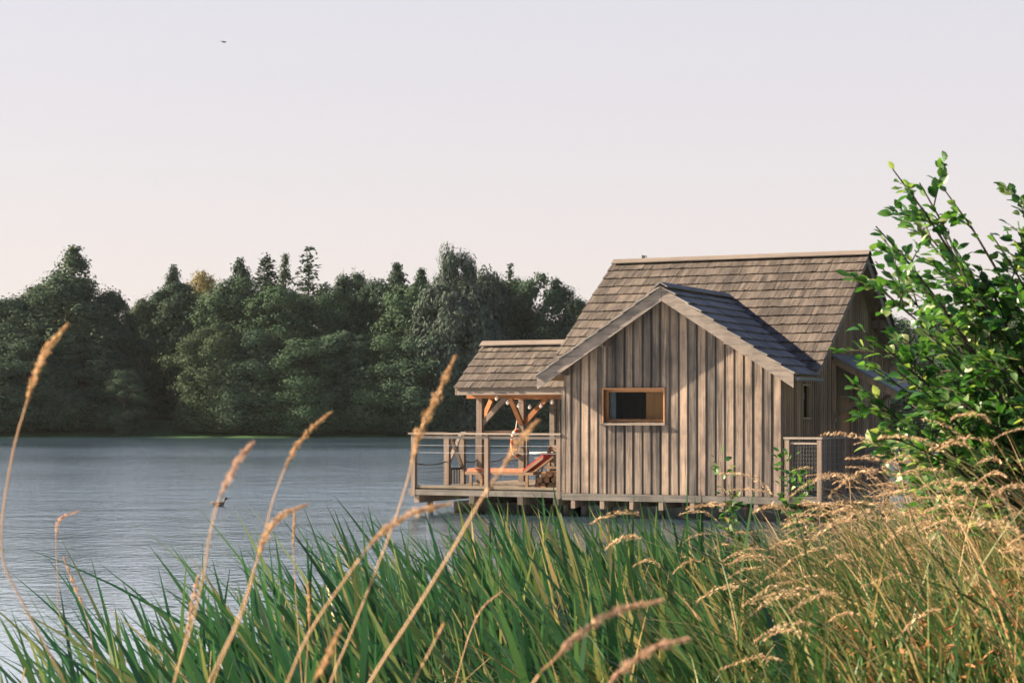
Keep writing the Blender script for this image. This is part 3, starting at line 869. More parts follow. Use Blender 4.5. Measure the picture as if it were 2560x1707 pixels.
def tree(px, top, wpx, kind, d, matk, label, group=None, var=None, name='tree'):
    k = 2560 / 2352
    x = (px * k - CX) / FPX * d
    gz = float(ground_z(x, d))
    ztop = EYE + (HY - top * k) / FPX * d
    hgt = max(1.0, ztop - gz); wid = wpx * k / FPX * d * {'round': 1.25, 'willow': 1.3, 'airy': 1.95, 'spruce': 2.1, 'sparse': 2.7}.get(kind, 1.15)
    var = rt.randint(0, 3) if var is None else var
    cme, tme = get_tree(kind, var, matk)
    root = empty(name, (x, d, gz - .05), label, 'shrub' if kind == 'shrub' else 'tree', group, rt.uniform(0, 6.28))
    sc_ = (wid / (2 * R0), wid / (2 * R0), hgt / (H0 * .985))
    c_ = link('crown', cme, root); t_ = link('trunk', tme, root)
    c_.scale = sc_; t_.scale = (min(1, sc_[0] * 1.3), min(1, sc_[1] * 1.3), sc_[2])
    return root


GW = 'trees of the wood on the far shore'
GS = 'shrubs along the far waterline'
T = [
 (170, 562, 190, 'airy', 186, 'tree_mid', 'tall airy tree with a sparse pointed top, highest at the left'),
 (150, 640, 240, 'round', 182, 'tree_dark', 'broad dark tree filling in below the airy pointed top'),
 (28, 688, 190, 'round', 180, 'tree_dark', 'rounded dark tree at the left edge of the wood'),
 (252, 672, 150, 'round', 184, 'tree_dark', 'dark tree just left of the bright gap in the wood'),
 (100, 660, 170, 'round', 188, 'tree_mid', 'green tree on the left shoulder of the airy pointed one'),
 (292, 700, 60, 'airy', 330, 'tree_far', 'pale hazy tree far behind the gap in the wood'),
 (330, 690, 110, 'round', 192, 'tree_olive', 'olive tree on the right side of the bright gap'),
 (398, 604, 110, 'airy', 195, 'tree_dark', 'dark tree with a crested narrow top right of the gap'),
 (400, 655, 200, 'round', 193, 'tree_dark', 'wide dark tree above the grassy patch of shore'),
 (465, 628, 120, 'round', 215, 'tree_gold', 'yellowing tree peeping over the dark wood'),
 (552, 588, 130, 'airy', 196, 'tree_dark', 'dark tree with a blunt pointed crown right of the yellowing tree'),
 (545, 640, 200, 'round', 184, 'tree_mid', 'broad green tree below the blunt pointed dark tree'),
 (612, 588, 130, 'spruce', 190, 'tree_dark', 'dark full spruce left of the layered open one'),
 (655, 580, 90, 'airy', 202, 'tree_olive', 'thin brownish topped tree left of the layered spruce'),
 (708, 568, 110, 'sparse', 186, 'tree_dark', 'dark spruce with layered open branches against the sky'),
 (640, 660, 210, 'round', 180, 'tree_mid', 'broad tree at the foot of the layered spruce'),
 (740, 655, 170, 'round', 183, 'tree_mid', 'rounded tree just right of the layered spruce'),
 (808, 632, 150, 'round', 187, 'tree_mid', 'green tree with a low bump on the skyline mid wood'),
 (868, 645, 150, 'round', 184, 'tree_dark', 'dark tree in the dip of the skyline'),
 (912, 602, 130, 'airy', 191, 'tree_dark', 'spiky dark tree left of the tall grey willow'),
 (968, 614, 110, 'airy', 194, 'tree_mid', 'spiky green tree beside the tall grey willow'),
 (940, 655, 190, 'round', 180, 'tree_mid', 'lighter green rounded tree left of the grey willow'),
 (1042, 577, 120, 'willow', 179, 'tree_willow', 'tall grey green willow, highest tree left of the cabin'),
 (1050, 650, 190, 'willow', 176, 'tree_willow', 'broad grey willow at the foot of the tallest one'),
 (1112, 628, 150, 'willow', 183, 'tree_willow', 'grey green willow right of the tallest one'),
 (1172, 606, 70, 'sparse', 202, 'tree_dark', 'small thin spruce poking above the wood near the cabin'),
 (1165, 645, 170, 'round', 185, 'tree_mid', 'rounded tree below the small thin spruce'),
 (1252, 630, 170, 'round', 181, 'tree_dark', 'dark round tree ending the tall wood beside the cabin roof'),
 (1325, 690, 110, 'round', 190, 'tree_dark', 'low dark tree touching the left edge of the cabin roof'),
 (1400, 680, 150, 'round', 192, 'tree_mid', 'tree half hidden behind the left end of the main roof'),
 (1478, 584, 90, 'airy', 204, 'tree_mid', 'tree whose tip shows above the cabin ridge'),
 (-70, 670, 220, 'round', 184, 'tree_dark', 'dark tree beyond the left edge of the wood'),
 (-190, 640, 240, 'round', 188, 'tree_mid', 'green tree further left along the far shore'),
 (-330, 650, 240, 'round', 186, 'tree_dark', 'dark tree at the far left of the shore'),
 (1560, 690, 220, 'round', 186, 'tree_dark', 'dark tree hidden behind the middle of the cabin'),
 (1700, 690, 220, 'round', 188, 'tree_mid', 'green tree hidden behind the right of the cabin'),
 (1850, 690, 220, 'round', 186, 'tree_dark', 'dark tree behind the right gable of the cabin'),
 (2010, 720, 220, 'round', 188, 'tree_mid', 'green far tree behind the bush beside the cabin'),
 (2170, 720, 220, 'round', 186, 'tree_dark', 'dark far tree behind the middle of the big bush'),
 (2330, 720, 220, 'round', 188, 'tree_mid', 'green far tree at the right edge behind the big bush'),
]
for a in T: tree(*a[:6], a[6], GW)
SB = [
 (-40, 800, 200, 'tree_dark', 'dark shrub at the far left waterline'), (70, 770, 220, 'tree_dark', 'big dark shrub under the rounded left tree'),
 (200, 790, 220, 'tree_dark', 'big dark shrub under the airy pointed tree'), (285, 850, 110, 'tree_dark', 'dark shrub at the left end of the grassy patch'),
 (345, 860, 90, 'tree_olive', 'olive shrub behind the grassy patch'), (400, 850, 90, 'tree_dark', 'dark shrub in the hollow behind the grassy patch'),
 (495, 745, 190, 'tree_olive', 'tall rounded shrub right of the grassy patch'), (450, 880, 80, 'tree_olive', 'small olive shrub at the right end of the grassy patch'),
 (590, 760, 190, 'tree_dark', 'tall dark shrub under the blunt pointed tree'), (640, 850, 150, 'tree_olive', 'olive shrub at the water under the layered spruce'),
 (705, 780, 190, 'tree_mid', 'green shrub under the layered spruce'), (800, 760, 200, 'tree_dark', 'dark tall shrub in the middle of the shore'),
 (760, 880, 140, 'tree_olive', 'olive shrub at the water in the middle of the shore'), (890, 770, 190, 'tree_mid', 'green shrub under the dip in the skyline'),
 (870, 945, 130, 'tree_olive', 'low brownish shrub at the water left of the terrace'), (985, 760, 200, 'tree_dark', 'dark tall shrub under the lighter green tree'),
 (960, 880, 150, 'tree_mid', 'green shrub at the water left of the terrace rail'), (1080, 790, 190, 'tree_mid', 'green shrub behind the porch ridge'),
 (1170, 780, 180, 'tree_dark', 'dark shrub behind the porch roof'), (1140, 890, 140, 'tree_mid', 'green shrub seen through the porch posts'),
 (1260, 800, 170, 'tree_dark', 'dark shrub between porch roof and cabin gable'), (1230, 900, 130, 'tree_dark', 'dark shrub seen under the porch beside the screen'),
 (1370, 800, 200, 'tree_mid', 'green shrub hidden behind the cabin front'), (1620, 800, 260, 'tree_dark', 'dark shrub hidden behind the cabin window wall'),
 (1880, 800, 260, 'tree_mid', 'green shrub behind the side wall of the cabin'), (2150, 800, 260, 'tree_dark', 'dark shrub on the far shore behind the big bush'),
]
for i, (px, top, wpx, mk, lab) in enumerate(SB): tree(px, top, wpx, 'shrub' if top > 840 else 'round', (190 if 300 < px < 420 else 174.5 + (i * 7 % 5) * .9 - (2 if top > 840 else 0)), mk, lab, GS, name='shrub' if top > 840 else 'tree')


# ------------------------------------------------------------------ blades, grasses
def strips(B, Ht, Wd, lean, curl, rs, nseg=5, tipw=.08, yaw=None, prof=None, twist=.6, stiff=0.0):
    """upright blades: B (n,3) base, Ht length, lean (n,2) horizontal lean at tip per length, curl extra droop"""
    n = len(B)
    yaw = rs.uniform(0, math.pi, n) if yaw is None else yaw
    V = np.empty((n, nseg + 1, 2, 3))
    for k in range(nseg + 1):
        s_ = k / nseg
        hor = lean * (stiff * s_ + (1 - stiff) * (s_ * .45 + s_ ** 2.2 * .75))
        hl = np.linalg.norm(lean, axis=1)
        z = Ht * (s_ - curl * s_ ** 3 - .18 * hl * s_ ** 2)
        c = np.stack([B[:, 0] + hor[:, 0] * Ht, B[:, 1] + hor[:, 1] * Ht, B[:, 2] + z], 1)
        wp = (1 - (1 - tipw) * s_ ** 2.5) if prof is None else prof(s_)
        ya = yaw + twist * s_
        wv = np.stack([np.cos(ya), np.sin(ya), np.zeros(n)], 1) * (Wd * wp * .5)[:, None]
        V[:, k, 0] = c - wv; V[:, k, 1] = c + wv
    b = np.arange(n)[:, None] * (2 * (nseg + 1)); k = np.arange(nseg)[None, :] * 2
    F = np.stack([b + k, b + k + 1, b + k + 3, b + k + 2], -1).reshape(-1, 4)
    return V.reshape(-1, 3), F


def scatter(n, y0, y1, u0, u1, rs, dens=None):
    y = rs.uniform(y0, y1, n * 4); u = rs.uniform(u0, u1, n * 4)
    if dens is not None:
        keep = rs.uniform(0, 1, n * 4) < dens(u, y); y, u = y[keep], u[keep]
    y, u = y[:n], u[:n]; x = shore(y) + u
    return np.stack([x, y, ground_z(x, y)], 1)


def stuff(name, VF, mat, label):
    V = np.concatenate([v for v, f in VF]); off = np.cumsum([0] + [len(v) for v, f in VF[:-1]])
    F = np.concatenate([f + o for (v, f), o in zip(VF, off)])
    o = link(name, np_mesh(name, V, F, False, [mat])); tag(o, label, 'vegetation', kind='stuff'); return o


rs = np.random.RandomState(31)
VF = []
# tufts: several blades fan out of each foot
B0 = scatter(660, 7.6, 18.5, -2.6, 2.2, rs, lambda u, y: np.where(u < 0, np.clip((u + 2.45) / .9, .05, 1), np.clip((np.maximum(3.9 - .2 * y, 1.5) - u) / .8, .03, 1)))
per = rs.randint(3, 8, len(B0)); B = np.repeat(B0, per, 0); n = len(B)
B[:, :2] += rs.normal(0, .045, (n, 2))
topz = np.interp(B[:, 1], [8, 10, 13, 16.5, 18.5], [1.23, 1.33, 1.36, 1.26, 1.15]) - .24 * np.clip(-(B[:, 0] + .7) / 1.5, 0, 1.2)
tuft = np.repeat(rs.uniform(.72, 1.12, len(B0)), per)
Ht = (topz - .9 * B[:, 2]) * tuft * rs.uniform(.55, 1.08, n)
tl = np.repeat(rs.normal(-.38, .17, len(B0)), per)
lean = np.stack([tl + rs.normal(0, .2, n), rs.normal(0, .13, n)], 1)
VF.append(strips(B, Ht * 1.08, rs.uniform(.030, .060, n), lean * .95, rs.uniform(0, .06, n), rs, 8, .04, rs.normal(0, .5, n), lambda q: min(1, .6 + 1.5 * q) * (1 - q ** 3 * .97), .7, .75))
# low dense growth between them
B = scatter(3000, 7.2, 18.5, -1.9, 2.6, rs, lambda u, y: np.where(u < 0, np.clip((u + 2.1) / 1.1, 0, 1), np.clip((np.maximum(4.1 - .2 * y, 1.7) - u) / .8, 0, 1))); n = len(B)
lean = np.stack([rs.normal(-.3, .25, n), rs.normal(0, .2, n)], 1)
VF.append(strips(B, (1.08 - .7 * B[:, 2]) * rs.uniform(.5, 1.0, n), rs.uniform(.014, .034, n), lean, rs.uniform(0, .2, n), rs, 6, .05))
# bent and broken blades
B = scatter(190, 8.0, 16, -2.2, 1.0, rs); n = len(B)
lean = np.stack([rs.normal(.0, .6, n), rs.normal(0, .3, n)], 1)
VF.append(strips(B, (1.4 - B[:, 2]) * rs.uniform(.5, 1.0, n), rs.uniform(.014, .03, n), lean, rs.uniform(.2, .6, n), rs, 8, .05))
stuff('reeds', VF, M['reed'], 'tall green reed blades leaning left along the water edge')

VF = []
B = scatter(11000, 6.5, 17, .0, 4.5, rs); n = len(B)
lean = np.stack([rs.normal(-.25, .35, n), rs.normal(0, .3, n)], 1)
VF.append(strips(B, rs.uniform(.25, .95, n), rs.uniform(.006, .016, n), lean, rs.uniform(0, .5, n), rs, 4, .05))
B = scatter(9000, 17, 36, -.2, 7, rs); n = len(B)
lean = np.stack([rs.normal(-.25, .35, n), rs.normal(0, .3, n)], 1)
VF.append(strips(B, rs.uniform(.35, 1.2, n), rs.uniform(.010, .02, n), lean, rs.uniform(0, .4, n), rs, 4, .05))
B = scatter(2500, 3.0, 6.5, -.5, 5, rs); n = len(B)
lean = np.stack([rs.normal(-.2, .3, n), rs.normal(0, .3, n)], 1)
VF.append(strips(B, rs.uniform(.2, .5, n), rs.uniform(.005, .01, n), lean, rs.uniform(0, .4, n), rs, 4, .05))
B = scatter(4200, 7.0, 16, .3, 4.8, rs, lambda u, y: np.clip(1.2 - u / 4.5, 0, 1)); n = len(B)
lean = np.stack([rs.normal(-.35, .25, n), rs.normal(0, .25, n)], 1)
VF.append(strips(B, rs.uniform(.5, 1.15, n), rs.uniform(.009, .022, n), lean, rs.uniform(0, .35, n), rs, 6, .05))
stuff('bank_grass', VF, M['lowgrass'], 'short green and yellow grass covering the bank')


def plume_cards(P, D, n_each, spread, ln, wd, rs):
    """little spikelets round points P with directions D"""
    C = np.repeat(P, n_each, 0) + rs.normal(size=(len(P) * n_each, 3)) * spread
    A = np.repeat(D, n_each, 0) + rs.normal(size=(len(P) * n_each, 3)) * .25
    return leaf_cards(C, rs.normal(size=C.shape), ln, wd, rs, .1, A)


def grass_stems(B, Ht, lean, curl, rs, wd):
    return strips(B, Ht, wd, lean, curl, rs, 7, .5, None, None, .2)


VF = []
B = scatter(3200, 7.0, 17, .5, 4.9, rs, lambda u, y: np.clip((u - 3.75 + .2 * y) / .9, 0.025, 1)); n = len(B)
Ht = rs.uniform(.45, 1.28, n); lean = np.stack([rs.normal(-.42, .22, n), rs.normal(0, .2, n)], 1); curl = rs.uniform(.0, .28, n)
VF.append(grass_stems(B, Ht, lean, curl, rs, rs.uniform(.0035, .008, n)))
tall = rs.uniform(0, 1, n) < .19
Bt, Ht_, le, cu = B[tall], Ht[tall], lean[tall], curl[tall]
B2 = scatter(1500, 16, 34, .3, 6, rs); n2_ = len(B2)
VF.append(grass_stems(B2, rs.uniform(.6, 1.2, n2_), np.stack([rs.normal(-.34, .18, n2_), rs.normal(0, .18, n2_)], 1), rs.uniform(0, .3, n2_), rs, rs.uniform(.006, .01, n2_)))
B3 = scatter(260, 7.8, 17, -2.2, 2.2, rs); n3_ = len(B3)      # dead stalks and folded straw among the reeds
VF.append(strips(B3, (1.25 - .8 * B3[:, 2]) * rs.uniform(.6, 1.0, n3_), rs.uniform(.007, .016, n3_), np.stack([rs.normal(-.15, .35, n3_), rs.normal(0, .2, n3_)], 1), rs.uniform(0, .12, n3_), rs, 7, .4, None, None, .2, .8))
stuff('dry_grass', VF, M['dry'], 'straw coloured dry grass stems tangled on the right bank, few among the reeds')
# arching plumes continue the tall stems
PV = []
hl = np.linalg.norm(le, axis=1)
pos = np.stack([Bt[:, 0] + le[:, 0] * Ht_ * 1.2, Bt[:, 1] + le[:, 1] * Ht_ * 1.2, Bt[:, 2] + Ht_ * (1 - cu - .18 * hl)], 1)
d0 = np.stack([2.1 * le[:, 0], 2.1 * le[:, 1], 1 - 3 * cu - .36 * hl], 1); d0 /= np.linalg.norm(d0, axis=1, keepdims=True)
pl = rs.uniform(.12, .30, (len(Bt), 1)); bend = np.stack([rs.uniform(-.9, -.2, len(Bt)), rs.normal(0, .3, len(Bt)), rs.uniform(-1.9, -.4, len(Bt))], 1)
for k in range(16):
    s_ = k / 15
    D = d0 + bend * s_; D /= np.linalg.norm(D, axis=1, keepdims=True)
    fat = .35 + .65 * math.sin(math.pi * min(1, s_ * 1.1 + .08))
    PV.append(plume_cards(pos, D, 6, .0055 * fat, .024, .0042, rs))
    pos = pos + D * pl / 15
V = np.concatenate([v for v, f in PV]); off = np.cumsum([0] + [len(v) for v, f in PV[:-1]]); F = np.concatenate([f + o for (v, f), o in zip(PV, off)])
o = link('grass_plumes', np_mesh('grass_plumes', V, F, False, [M['plume']])); tag(o, 'pale pinkish drooping plumes of the dry grass on the right bank', 'vegetation', kind='stuff')
# dead curled leaves low on the bank
B = scatter(7000, 6.8, 13, 1.6, 4.8, rs, lambda u, y: np.clip((u - 3.6 + .2 * y) / .8, 0.02, 1)); n = len(B)
B[:, 2] += rs.uniform(.05, .55, n) ** 1.2
V, F = leaf_cards(B, rs.normal(size=B.shape) + np.array([0, 0, .3]), .055, .013, rs, .35)
o = link('dead_leaves', np_mesh('dead_leaves', V, F, False, [M['brownleaf']])); tag(o, 'curled rusty brown dead leaves low in the grass on the right bank', 'vegetation', kind='stuff')

# ------------------------------------------------------------------ the bush on the right
bush = empty('bush', (3.05, 10.4, float(ground_z(3.05, 10.4))), 'large leafy green bush blowing in the wind right of the cabin', 'bush')
bz = bush.location.copy()
rb = random.Random(77); rsb = np.random.RandomState(78)
stm = MB(); LC, LN, LA = [], [], []


def bez(a, b, c_, n):
    return [a * (1 - t_) ** 2 + b * 2 * t_ * (1 - t_) + c_ * t_ * t_ for t_ in [i / n for i in range(n + 1)]]


def twig(a, b, bend, r0, nleaf, depth=0, leafstart=.15):
    a, b = Vector(a), Vector(b)
    mid = a.lerp(b, .55) + bend
    P = bez(a, mid, b, 8)
    stm.tube([p - bz for p in P], [r0 * (1 - .85 * i / 8) + .0008 for i in range(9)], 5)
    side = 1
    for k in range(nleaf):
        t_ = leafstart + (1 - leafstart) * (k + rb.uniform(-.3, .3)) / nleaf
        t_ = min(max(t_, 0), .999); i = int(t_ * 8); p = P[i].lerp(P[i + 1], t_ * 8 - i)
        d = (P[i + 1] - P[i]).normalized()
        q = Vector((rb.uniform(-1, 1), rb.uniform(-1, 1), rb.uniform(-.8, .8)))
        ax = (d * .55 + q * .75 + Vector((-.45, 0, .12))).normalized()
        c_ = p + ax * rb.uniform(.035, .06)
        LC.append(c_ - bz); LA.append(ax)
        LN.append(Vector((rb.uniform(-.6, .6), rb.uniform(-.7, .3), 1.0)) + Vector((rb.gauss(0, .35), rb.gauss(0, .45), rb.gauss(0, .3))))
    return P


base = Vector((3.05, 10.4, bz.z))
# leaders given by where their tips stand in the place
leaders = [((2050, 388), 10.0, 26), ((2112, 420), 10.1, 22), ((2165, 430), 10.2, 20), ((2012, 520), 9.9, 24), ((2030, 550), 10.2, 22), ((2070, 585), 9.9, 22), ((2112, 530), 10.4, 22), ((2155, 520), 10.0, 20), ((2135, 600), 10.2, 22), ((1990, 1040), 11.5, 24), ((2070, 1050), 11.8, 24), ((2150, 1060), 12.0, 24), ((2020, 1000), 12.5, 24), ((2050, 1095), 12.0, 26), ((2095, 1120), 12.2, 26), ((2010, 1070), 12.4, 26), ((2140, 1100), 11.8, 26), ((2095, 930), 12.4, 24), ((2060, 470), 10.3, 22), ((2345, 455), 10.0, 20), ((2362, 520), 10.2, 22), ((2310, 590), 10.0, 22), ((2350, 600), 9.8, 22), ((2268, 640), 10.1, 22), ((2225, 660), 10.4, 22), ((2275, 535), 10.3, 18), ((2400, 420), 10.5, 22),
           ((2020, 660), 9.8, 24), ((1950, 745), 10.0, 22), ((1975, 840), 10.1, 24), ((1985, 920), 9.9, 24), ((2010, 600), 10.6, 22), ((2330, 640), 9.8, 24), ((2450, 560), 10.2, 24), ((2200, 640), 9.9, 24),
           ((2100, 640), 10.0, 24), ((2000, 990), 9.9, 20), ((2120, 760), 9.6, 26), ((2250, 800), 9.6, 26), ((2380, 760), 9.7, 26), ((2500, 700), 10.2, 26), ((2060, 850), 9.7, 26), ((2180, 900), 9.6, 26), ((2320, 930), 9.6, 26),
           ((2090, 980), 9.7, 24), ((2230, 1020), 9.6, 24), ((2400, 1000), 9.8, 24), ((2150, 700), 10.8, 24), ((2300, 720), 10.9, 24), ((2040, 760), 10.7, 24), ((2420, 880), 10.7, 24)]
for (px, py), d, nl in leaders:
    tip = at(px + (12 if py > 700 and px < 2050 else 0), py, d)
    s0 = base + Vector((rb.uniform(-.25, .25), rb.uniform(-.2, .2), .05))
    hh = tip.z - s0.z
    bend = Vector((rb.uniform(.10, .30), rb.uniform(-.1, .1), .10 + .06 * hh))
    P = twig(s0, tip, bend, .009 + .004 * hh, nl, leafstart=.45)
    openshoot = py < 600
    for k in range(7 if openshoot else 10):
        t_ = rb.uniform(.32, .93); i = int(t_ * 8); p = P[i].lerp(P[i + 1], t_ * 8 - i)
        L_ = rb.uniform(.22, .55) * (1.15 - .6 * t_)
        e = p + Vector((rb.uniform(-1.1, .45), rb.uniform(-.8, .8), rb.uniform(-.35, .85))).normalized() * L_
        twig(p, e, Vector((0, 0, .04)), .004, rb.randint(10, 16))
stm.build('branches', M['bark'], bush)


def leaf_mesh(C, Nn, A, rs, length, width):
    """oval leaf folded along the midrib: 2 x 3 quads"""
    n = len(C); C, Nn, A = np.array(C), np.array(Nn), np.array(A)
    A /= np.linalg.norm(A, axis=1, keepdims=True)
    Nn = Nn - A * (A * Nn).sum(1, keepdims=True); Nn /= np.linalg.norm(Nn, axis=1, keepdims=True)
    Bb = np.cross(Nn, A); L = length * rs.uniform(.6, 1.25, (n, 1)); Wd = width * rs.uniform(.7, 1.2, (n, 1)); cv = rs.uniform(-.25, .1, (n, 1))
    prof = [(0, .0), (.18, .62), (.45, 1.0), (.75, .72), (1.0, .0)]
    V = np.empty((n, 5, 3, 3))
    for k, (s_, w_) in enumerate(prof):
        mid = C + A * L * (s_ - .5) + Nn * L * cv * (s_ - .5) ** 2 * 2
        for j, sg in enumerate((-1, 0, 1)):
            V[:, k, j] = mid + Bb * Wd * .5 * w_ * sg + Nn * Wd * .16 * w_ * abs(sg)
    b = np.arange(n)[:, None, None] * 15; k = np.arange(4)[None, :, None] * 3; j = np.arange(2)[None, None, :]
    F = np.stack([b + k + j, b + k + j + 1, b + k + j + 4, b + k + j + 3], -1).reshape(-1, 4)
    return V.reshape(-1, 3), F


V, F = leaf_mesh([tuple(c) for c in LC], [tuple(c) for c in LN], [tuple(c) for c in LA], rsb, .068, .047)
link('foliage', np_mesh('foliage', V, F, True, [M['bush']]), bush)


# slender plants in front of the cabin wall
def sapling(px, py_top, d, h, nl, label, mat):
    tip = at(px, py_top, d); gz = float(ground_z(tip.x, d))
    r_ = empty('sapling', (tip.x + .1, d, max(gz, -.3)), label, 'plant'); b0 = r_.location.copy()
    mb = MB(); C, Nn, A = [], [], []
    P = bez(b0, b0.lerp(tip, .6) + Vector((.06, 0, 0)), tip, 10)
    mb.tube([p - b0 for p in P], [.006 * (1 - .8 * i / 10) + .001 for i in range(11)], 5); mb.build('stem', M['bark'], r_)
    for k in range(nl):
        t_ = rb.uniform(.45, 1) ; i = min(9, int(t_ * 10)); p = P[i].lerp(P[i + 1], t_ * 10 - i)
        ax = Vector((rb.uniform(-1, 1), rb.uniform(-1, 1), rb.uniform(-.2, .8))).normalized(); C.append(tuple(p + ax * rb.uniform(.03, .14) - b0)); A.append(tuple(ax)); Nn.append((rb.gauss(0, .5), rb.gauss(0, .5), 1))
    V, F = leaf_mesh(C, Nn, A, rsb, .07, .045); link('foliage', np_mesh('foliage', V, F, True, [mat]), r_)


sapling(1655, 1060, 15.5, 1, 50, 'slender leafy shoot standing before the cabin front wall', M['bush'])
sapling(1672, 1110, 14.6, 1, 46, 'yellow green seedling beside the slender shoot', M['lowgrass'])
sapling(1800, 1045, 16.5, 1, 90, 'leafy sapling before the right corner of the cabin', M['bush'])
sapling(1835, 1085, 16.9, 1, 80, 'bushy sapling before the mesh railing', M['bush'])


# ------------------------------------------------------------------ near grass stems with seed heads
def cat(points, n):
    P = [Vector(p) for p in points]; P = [P[0] * 2 - P[1]] + P + [P[-1] * 2 - P[-2]]; out = []
    segs = len(P) - 3
    for i in range(n + 1):
        t_ = i / n * segs; k = min(int(t_), segs - 1); f = t_ - k; a, b, c_, d = P[k:k + 4]
        out.append(.5 * ((2 * b) + (c_ - a) * f + (2 * a - 5 * b + 4 * c_ - d) * f * f + (3 * b - a - 3 * c_ + d) * f ** 3))
    return out


def seed_stem(pts, d, hfrac, label, rad=.0022, hw=.0085, dens=1.0, mat='head', lump=.35, seed=0):
    """pts: run of the stem from low to tip, hfrac: where along it the head starts"""
    rs_ = np.random.RandomState(500 + seed)
    P = [at(x, y, d + .02 * i) for i, (x, y) in enumerate(pts)]
    lo, nx_ = P[0], P[1]; gz = float(ground_z(lo.x, d))
    dirn = (lo - nx_); gz = max(gz, -.2)
    if lo.z > gz + .05:
        k = (lo.z - gz); foot = Vector((lo.x + dirn.x / max(.05, abs(dirn.z)) * k * .8, lo.y, gz)); P = [foot.lerp(lo, q / 6) for q in range(6)] + P
    root = empty('grass_stem', P[0], label, 'grass stem', 'tall dry grass stems in the foreground'); b0 = root.location.copy()
    C_ = cat(P, 60)
    # arc position where the head begins
    start = None
    hx = at(*hfrac, d); start = min(range(len(C_)), key=lambda i: (Vector((C_[i].x - hx.x, 0, C_[i].z - hx.z))).length)
    mb = MB(); mb.tube([p - b0 for p in C_], [rad * (1 - .55 * i / 60) for i in range(61)], 6); mb.build('stem', M['stalk'], root, smooth=True)
    head = C_[start:]; L_ = sum((head[i + 1] - head[i]).length for i in range(len(head) - 1))
    n = int(L_ / .0006 * dens); tt = rs_.uniform(0, 1, n)
    arr = np.array([tuple(p) for p in head]); ii = np.clip((tt * (len(head) - 1)), 0, len(head) - 1.001); i0 = ii.astype(int); f = (ii - i0)[:, None]
    pos = arr[i0] * (1 - f) + arr[i0 + 1] * f; tan = arr[i0 + 1] - arr[i0]; tan /= np.linalg.norm(tan, axis=1, keepdims=True)
    env = np.clip(np.minimum(tt * 5, (1 - tt) * 2.2 + .22), 0, 1) * (1 - lump * .5 + lump * np.sin(tt * rs_.uniform(28, 40) + rs_.uniform(0, 6)) * .8)
    off_ = unit(n, rs_); off_ -= tan * (off_ * tan).sum(1, keepdims=True)
    off_ /= np.linalg.norm(off_, axis=1, keepdims=True) + 1e-9
    pos = pos + off_ * (hw * env * np.sqrt(rs_.uniform(0, 1, n)))[:, None]
    V, F = leaf_cards(pos - np.array(b0), rs_.normal(size=(n, 3)), .011, .0036, rs_, .2, tan * 1.0 + off_ * .45 + .2 * rs_.normal(size=(n, 3)))
    link('seed_head', np_mesh('seed_head', V, F, False, [M[mat]]), root)


